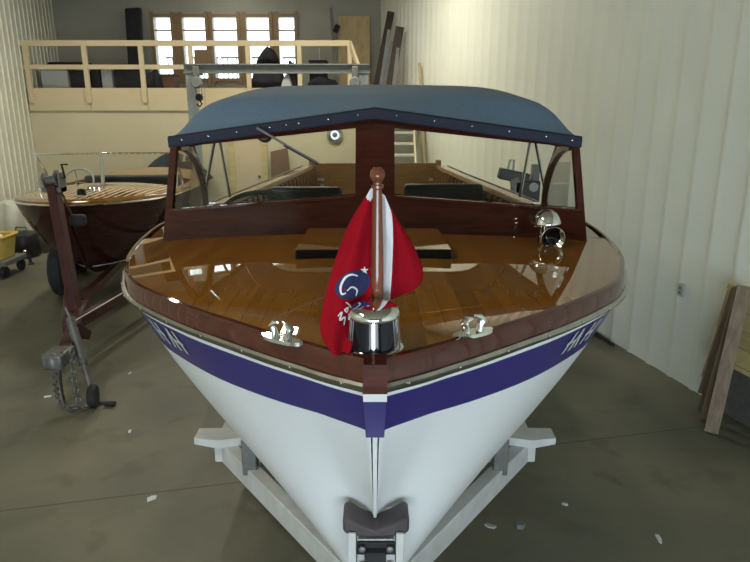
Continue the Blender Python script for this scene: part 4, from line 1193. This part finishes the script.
# panel and pole by the far wall
p0 = at(342, 90, 16.7)
tag(MB().bar(Vector((at(354, 60, 16.6).x, 16.62, FZ + .01)), Vector((at(354, 15, 16.9).x, 16.9, at(350, 16, 16.9).z)), .78, .03, up=(0, 1, 0)).build('board', 'ply'), 'tall tan plywood sheet leaning on the far wall at the right', 'board')
pl_ = thing('metal_strut', 'dark metal strut leaning on the far wall beside the tan plywood sheet', 'strut', (at(338, 80, 16.3).x, 16.3, FZ))
MB().bar(Vector((at(338, 80, 16.3).x, 16.3, FZ + .01)), at(331, 8, 16.85), .08, .05, up=(0, 1, 0)).build('strut_bar', 'steel', pl_)
MB().bar(at(335, 32, 16.55), at(338, 25, 16.5), .12, .08, up=(0, 1, 0)).build('strut_bracket', 'dark', pl_)
tag(MB().bar(Vector((at(321, 80, 16.4).x, 16.4, FZ + .01)), at(319, 48, 16.75), .03, .03, up=(0, 1, 0)).build('broom_handle', 'plastic'), 'pale stick leaning upright between the windows and the metal strut', 'stick')
# long boards leaning on the right wall at the back
def lean(px0, py0, y0, px1, py1, y1, w, t, mat, lab, name='long_board'):
    a, b_ = at(px0, py0, y0), at(px1, py1, y1)
    lim = RW(y1) - .1
    tag(MB().bar(a, b_, w, t, up=(0, 1, 0)).build(name, mat), lab, 'board', 'boards leaning in the far right corner')
lean(376, 90, 15.1, 391, 12, 15.6, .16, .05, 'darkbrown', 'dark board leaning furthest left in the far right corner')
lean(383, 92, 14.8, 393, 42, 15.1, .14, .05, 'steel', 'shorter grey board standing between the leaning boards in the far right corner')
lean(389, 92, 14.3, 400, 27, 14.6, .18, .05, 'darkbrown', 'dark board leaning nearest the ribbed wall in the far right corner')
lean(380, 90, 14.95, 389, 30, 15.3, .07, .04, 'steelpost', 'thin pale grey board in front of the dark board in the far right corner')
lean(393, 92, 14.2, 398, 48, 14.4, .07, .04, 'galv', 'narrow grey strip in front of the rightmost dark board')
tag(MB().tube([Vector((RW(12.2) - .22, 12.6, .02)), Vector((RW(13.6) - .06, 13.5, 3.3))], .03, 8).build('pine_pole', 'ply'), 'pale pole leaning on the ribbed wall above the staircase', 'pole')

# ---------------------------------------------------------------- below the mezzanine
sa, sb = at(269, 200, 13.4), at(292, 200, 13.4)
tag(MB().prism([Vector((sa.x + .02, 13.60, .0)), Vector((sb.x + .03, 13.60, .0)), Vector((sb.x - .12, 13.85, at(286, 148, 13.8).z)), Vector((sa.x + .0, 13.85, at(270, 152, 13.8).z))], (0, .03, 0)).build('plywood_offcut', 'brownply'), 'brown plywood offcut leaning on the beige wall beside the door', 'board')
fc = at(335, 135, YM - .03)
fn = thing('wall_fan', 'round silver extractor fan on the beige wall under the upper floor', 'fan', fc)
MB().lathe([(.17, 0), (.17, .02), (.15, .05), (.11, .055), (.10, .03), (.10, .01), (0, .01)], fc, (0, -1, 0), 28).build('fan_ring', 'dullchrome', fn)
MB().lathe([(.05, .01), (.05, .06), (.03, .07), (0, .07)], fc, (0, -1, 0), 18).build('fan_hub', 'steel', fn)
# bench along the right wall with machines
bn = thing('work_bench', 'pale timber bench along the ribbed wall right of the launch', 'bench', (1.8, 8.2, 0))
def rwx(y, off): return RW(y) - off
bzt = 1.14
MB().add([(rwx(7.2, .62), 7.2, bzt), (rwx(7.2, .05), 7.2, bzt), (rwx(9.6, .05), 9.6, bzt), (rwx(9.6, .62), 9.6, bzt), (rwx(7.2, .62), 7.2, bzt - .06), (rwx(7.2, .05), 7.2, bzt - .06), (rwx(9.6, .05), 9.6, bzt - .06), (rwx(9.6, .62), 9.6, bzt - .06)],
         [(0, 1, 2, 3), (7, 6, 5, 4), (0, 4, 5, 1), (1, 5, 6, 2), (2, 6, 7, 3), (3, 7, 4, 0)]).build('bench_top', 'ply', bn)
for y in (7.28, 9.5):
    for o_ in (.57, .12): MB().box(rwx(y, o_) - .035, rwx(y, o_) + .035, y - .035, y + .035, 0, bzt - .06).build('leg', 'ply', bn)
Ysp = 7.75
mc = thing('bench_grinder', 'dark grey machine with a round pale dial on the bench by the ribbed wall', 'machine', (at(530, 200, Ysp).x, Ysp, bzt))
a, b_ = at(514, 204, Ysp), at(541, 182, Ysp)
MB().box(a.x, b_.x, Ysp, Ysp + .28, bzt + .002, at(530, 181, Ysp).z).build('machine_body', 'black', mc, bevel=.02)
MB().box(at(533, 180, Ysp).x, at(540, 180, Ysp).x, Ysp + .03, Ysp + .15, at(536, 182, Ysp).z - .01, at(536, 165, Ysp).z).build('machine_column', 'steel', mc, bevel=.01)
dc = at(533.5, 187, Ysp - .01); MB().lathe([(.055, 0), (.055, .02), (.03, .03), (.025, .012), (0, .012)], dc, (0, -1, 0), 24).build('dial', 'plastic', mc)
tl = MB(); c0 = at(499, 173, Ysp + .1); c1 = at(528, 179, Ysp + .1)
tl.bar(c0, c1, .16, .13)
tl.build('machine_head', 'black', mc, bevel=.015)
MB().bar(at(514, 178, Ysp + .05), at(520, 204, Ysp + .05), .1, .1, up=(0, 1, 0)).build('head_support', 'steel', mc)
MB().tube([at(507, 172, Ysp + .1), at(510, 160, Ysp + .1), at(514, 160, Ysp + .1), at(513, 172, Ysp + .1)], .014, 8).build('head_handle', 'plastic', mc)
tag(MB().box(at(497, 190, 8.6).x, at(512, 190, 8.6).x, 8.55, 8.8, bzt + .002, bzt + .22).build('tool_box', 'paper', bevel=.01), 'white box on the bench behind the dark machine', 'box')
# ---------------------------------------------------------------- right: boards against the ribbed wall
feet = [(705, 433), (700, 421), (698, 411), (698, 394), (701, 378), (707, 362)]
names_ = ['nearest and lowest rough plank of the fanned stack on the ribbed wall', 'second rough plank behind the nearest one in the fanned stack', 'third rough plank of the fanned stack on the ribbed wall', 'fourth rough plank of the fanned stack on the ribbed wall', 'paler plank just behind the rough planks of the fanned stack', 'furthest pale plank of the fanned stack on the ribbed wall']
for i, (px, py) in enumerate(feet):
    base = atz(px + 6, py, 0) + Vector((0, 0, .004)) if i < 3 else at(px + 6, py, 4.97 + .01 * i)
    ty_ = 4.70 + i * .045
    top = at(745 - i * 2.2, 286 + i, ty_); top.x = min(top.x, RW(ty_) - .05)
    d_ = (top - base).normalized()
    o = MB().bar(base, top, .10, .016, up=Vector((-.55, -1, .1))).build('plank', 'plank' if i < 4 else 'ply')
    tag(o, names_[i], 'plank', 'planks leaning on the ribbed wall')
pn = thing('boarded_panel', 'yellow pine boarded panel standing on a grey base behind the rough planks', 'panel', (2.95, 4.8, 0))
def wslab(y0, y1, z0, z1, o0, o1): return MB().add([(RW(y) - o, y, z) for z in (z0, z1) for y, o in ((y0, o0), (y1, o0), (y1, o1), (y0, o1))], [(3, 2, 1, 0), (4, 5, 6, 7), (0, 1, 5, 4), (1, 2, 6, 5), (2, 3, 7, 6), (3, 0, 4, 7)])
zc0, zc1 = at(740, 370, 4.85).z, at(740, 290, 4.85).z
wslab(4.35, 5.06, zc0, zc1, .03, .06).build('panel_boards', 'pine', pn, bevel=.004)
wslab(4.40, 5.0, 0, zc0, .035, .055).build('base', 'galv', pn, bevel=.004)
# wall outlet and cable
oy = 5.62
o = MB().box(-.035, .035, -.01, .005, -.06, .06)
ou = at(687, 290, oy)
ot = thing('wall_outlet', 'small grey socket plate on the ribbed wall above the planks', 'socket', (RW(oy) - .02, oy, ou.z))
T_ = Matrix.Translation((RW(oy) - .022, oy, ou.z)) @ Matrix.Rotation(R(-90 + 13), 4, 'Z')
MB().box(-.035, .035, -.012, .01, -.06, .06, T=T_).build('socket_plate', 'plastic', ot, bevel=.004)
MB().box(-.014, .014, -.016, -.010, .01, .035, T=T_).box(-.014, .014, -.016, -.010, -.035, -.01, T=T_).build('socket_holes', 'steel', ot)
# hose lying at the foot of the wall
hs = [atz(597, 330, .04), atz(603, 322, .10), atz(609, 334, .02), atz(615, 339, .015), atz(622, 345, .015)]
for q in hs: q.x = min(q.x, RW(q.y) - .07)
tag(MB().tube([curve(hs, k / 24) for k in range(25)], [.05 if k < 8 else .018 for k in range(25)], 10).build('black_hose', 'rubber'), 'black hose end lying on the floor at the foot of the ribbed wall', 'hose')
# litter on the floor
for i, (px, py, sx, sy, lab, mt) in enumerate(((152, 499, .035, .02, 'white paper scrap on the floor left of the trailer near the saw cut', 'paper'), (130, 432, .02, .012, 'tiny white fleck on the floor between the chains and the trailer', 'paper'),
        (490, 527, .035, .015, 'pale splinter on the dark floor right of the trailer drawbar', 'plastic'), (520, 527, .03, .03, 'small dark grey lump on the floor right of the pale splinter', 'steel'),
        (659, 540, .04, .012, 'white chip on the floor at the lower right', 'paper'), (565, 505, .018, .012, 'small pale fleck on the floor right of the trailer', 'plastic'), (48, 397, .03, .01, 'tiny white scrap on the floor left of the hanging chains', 'paper'), (130, 374, .025, .01, 'tiny white scrap on the floor right of the jack', 'paper'))):
    p = atz(px, py, 0)
    Tq = Matrix.Translation((p.x, p.y, .001)) @ Matrix.Rotation(.6 + i, 4, 'Z')
    k = .012 if mt != 'steel' else .03
    poly = [Tq @ Vector(q) for q in ((-sx, -sy, 0), (sx * .6, -sy * .8, 0), (sx, sy * .3, 0), (sx * .2, sy, 0), (-sx * .8, sy * .6, 0))]
    tag(MB().prism(poly, (0, 0, k)).build('floor_scrap', mt), lab, 'scrap', 'litter on the floor')
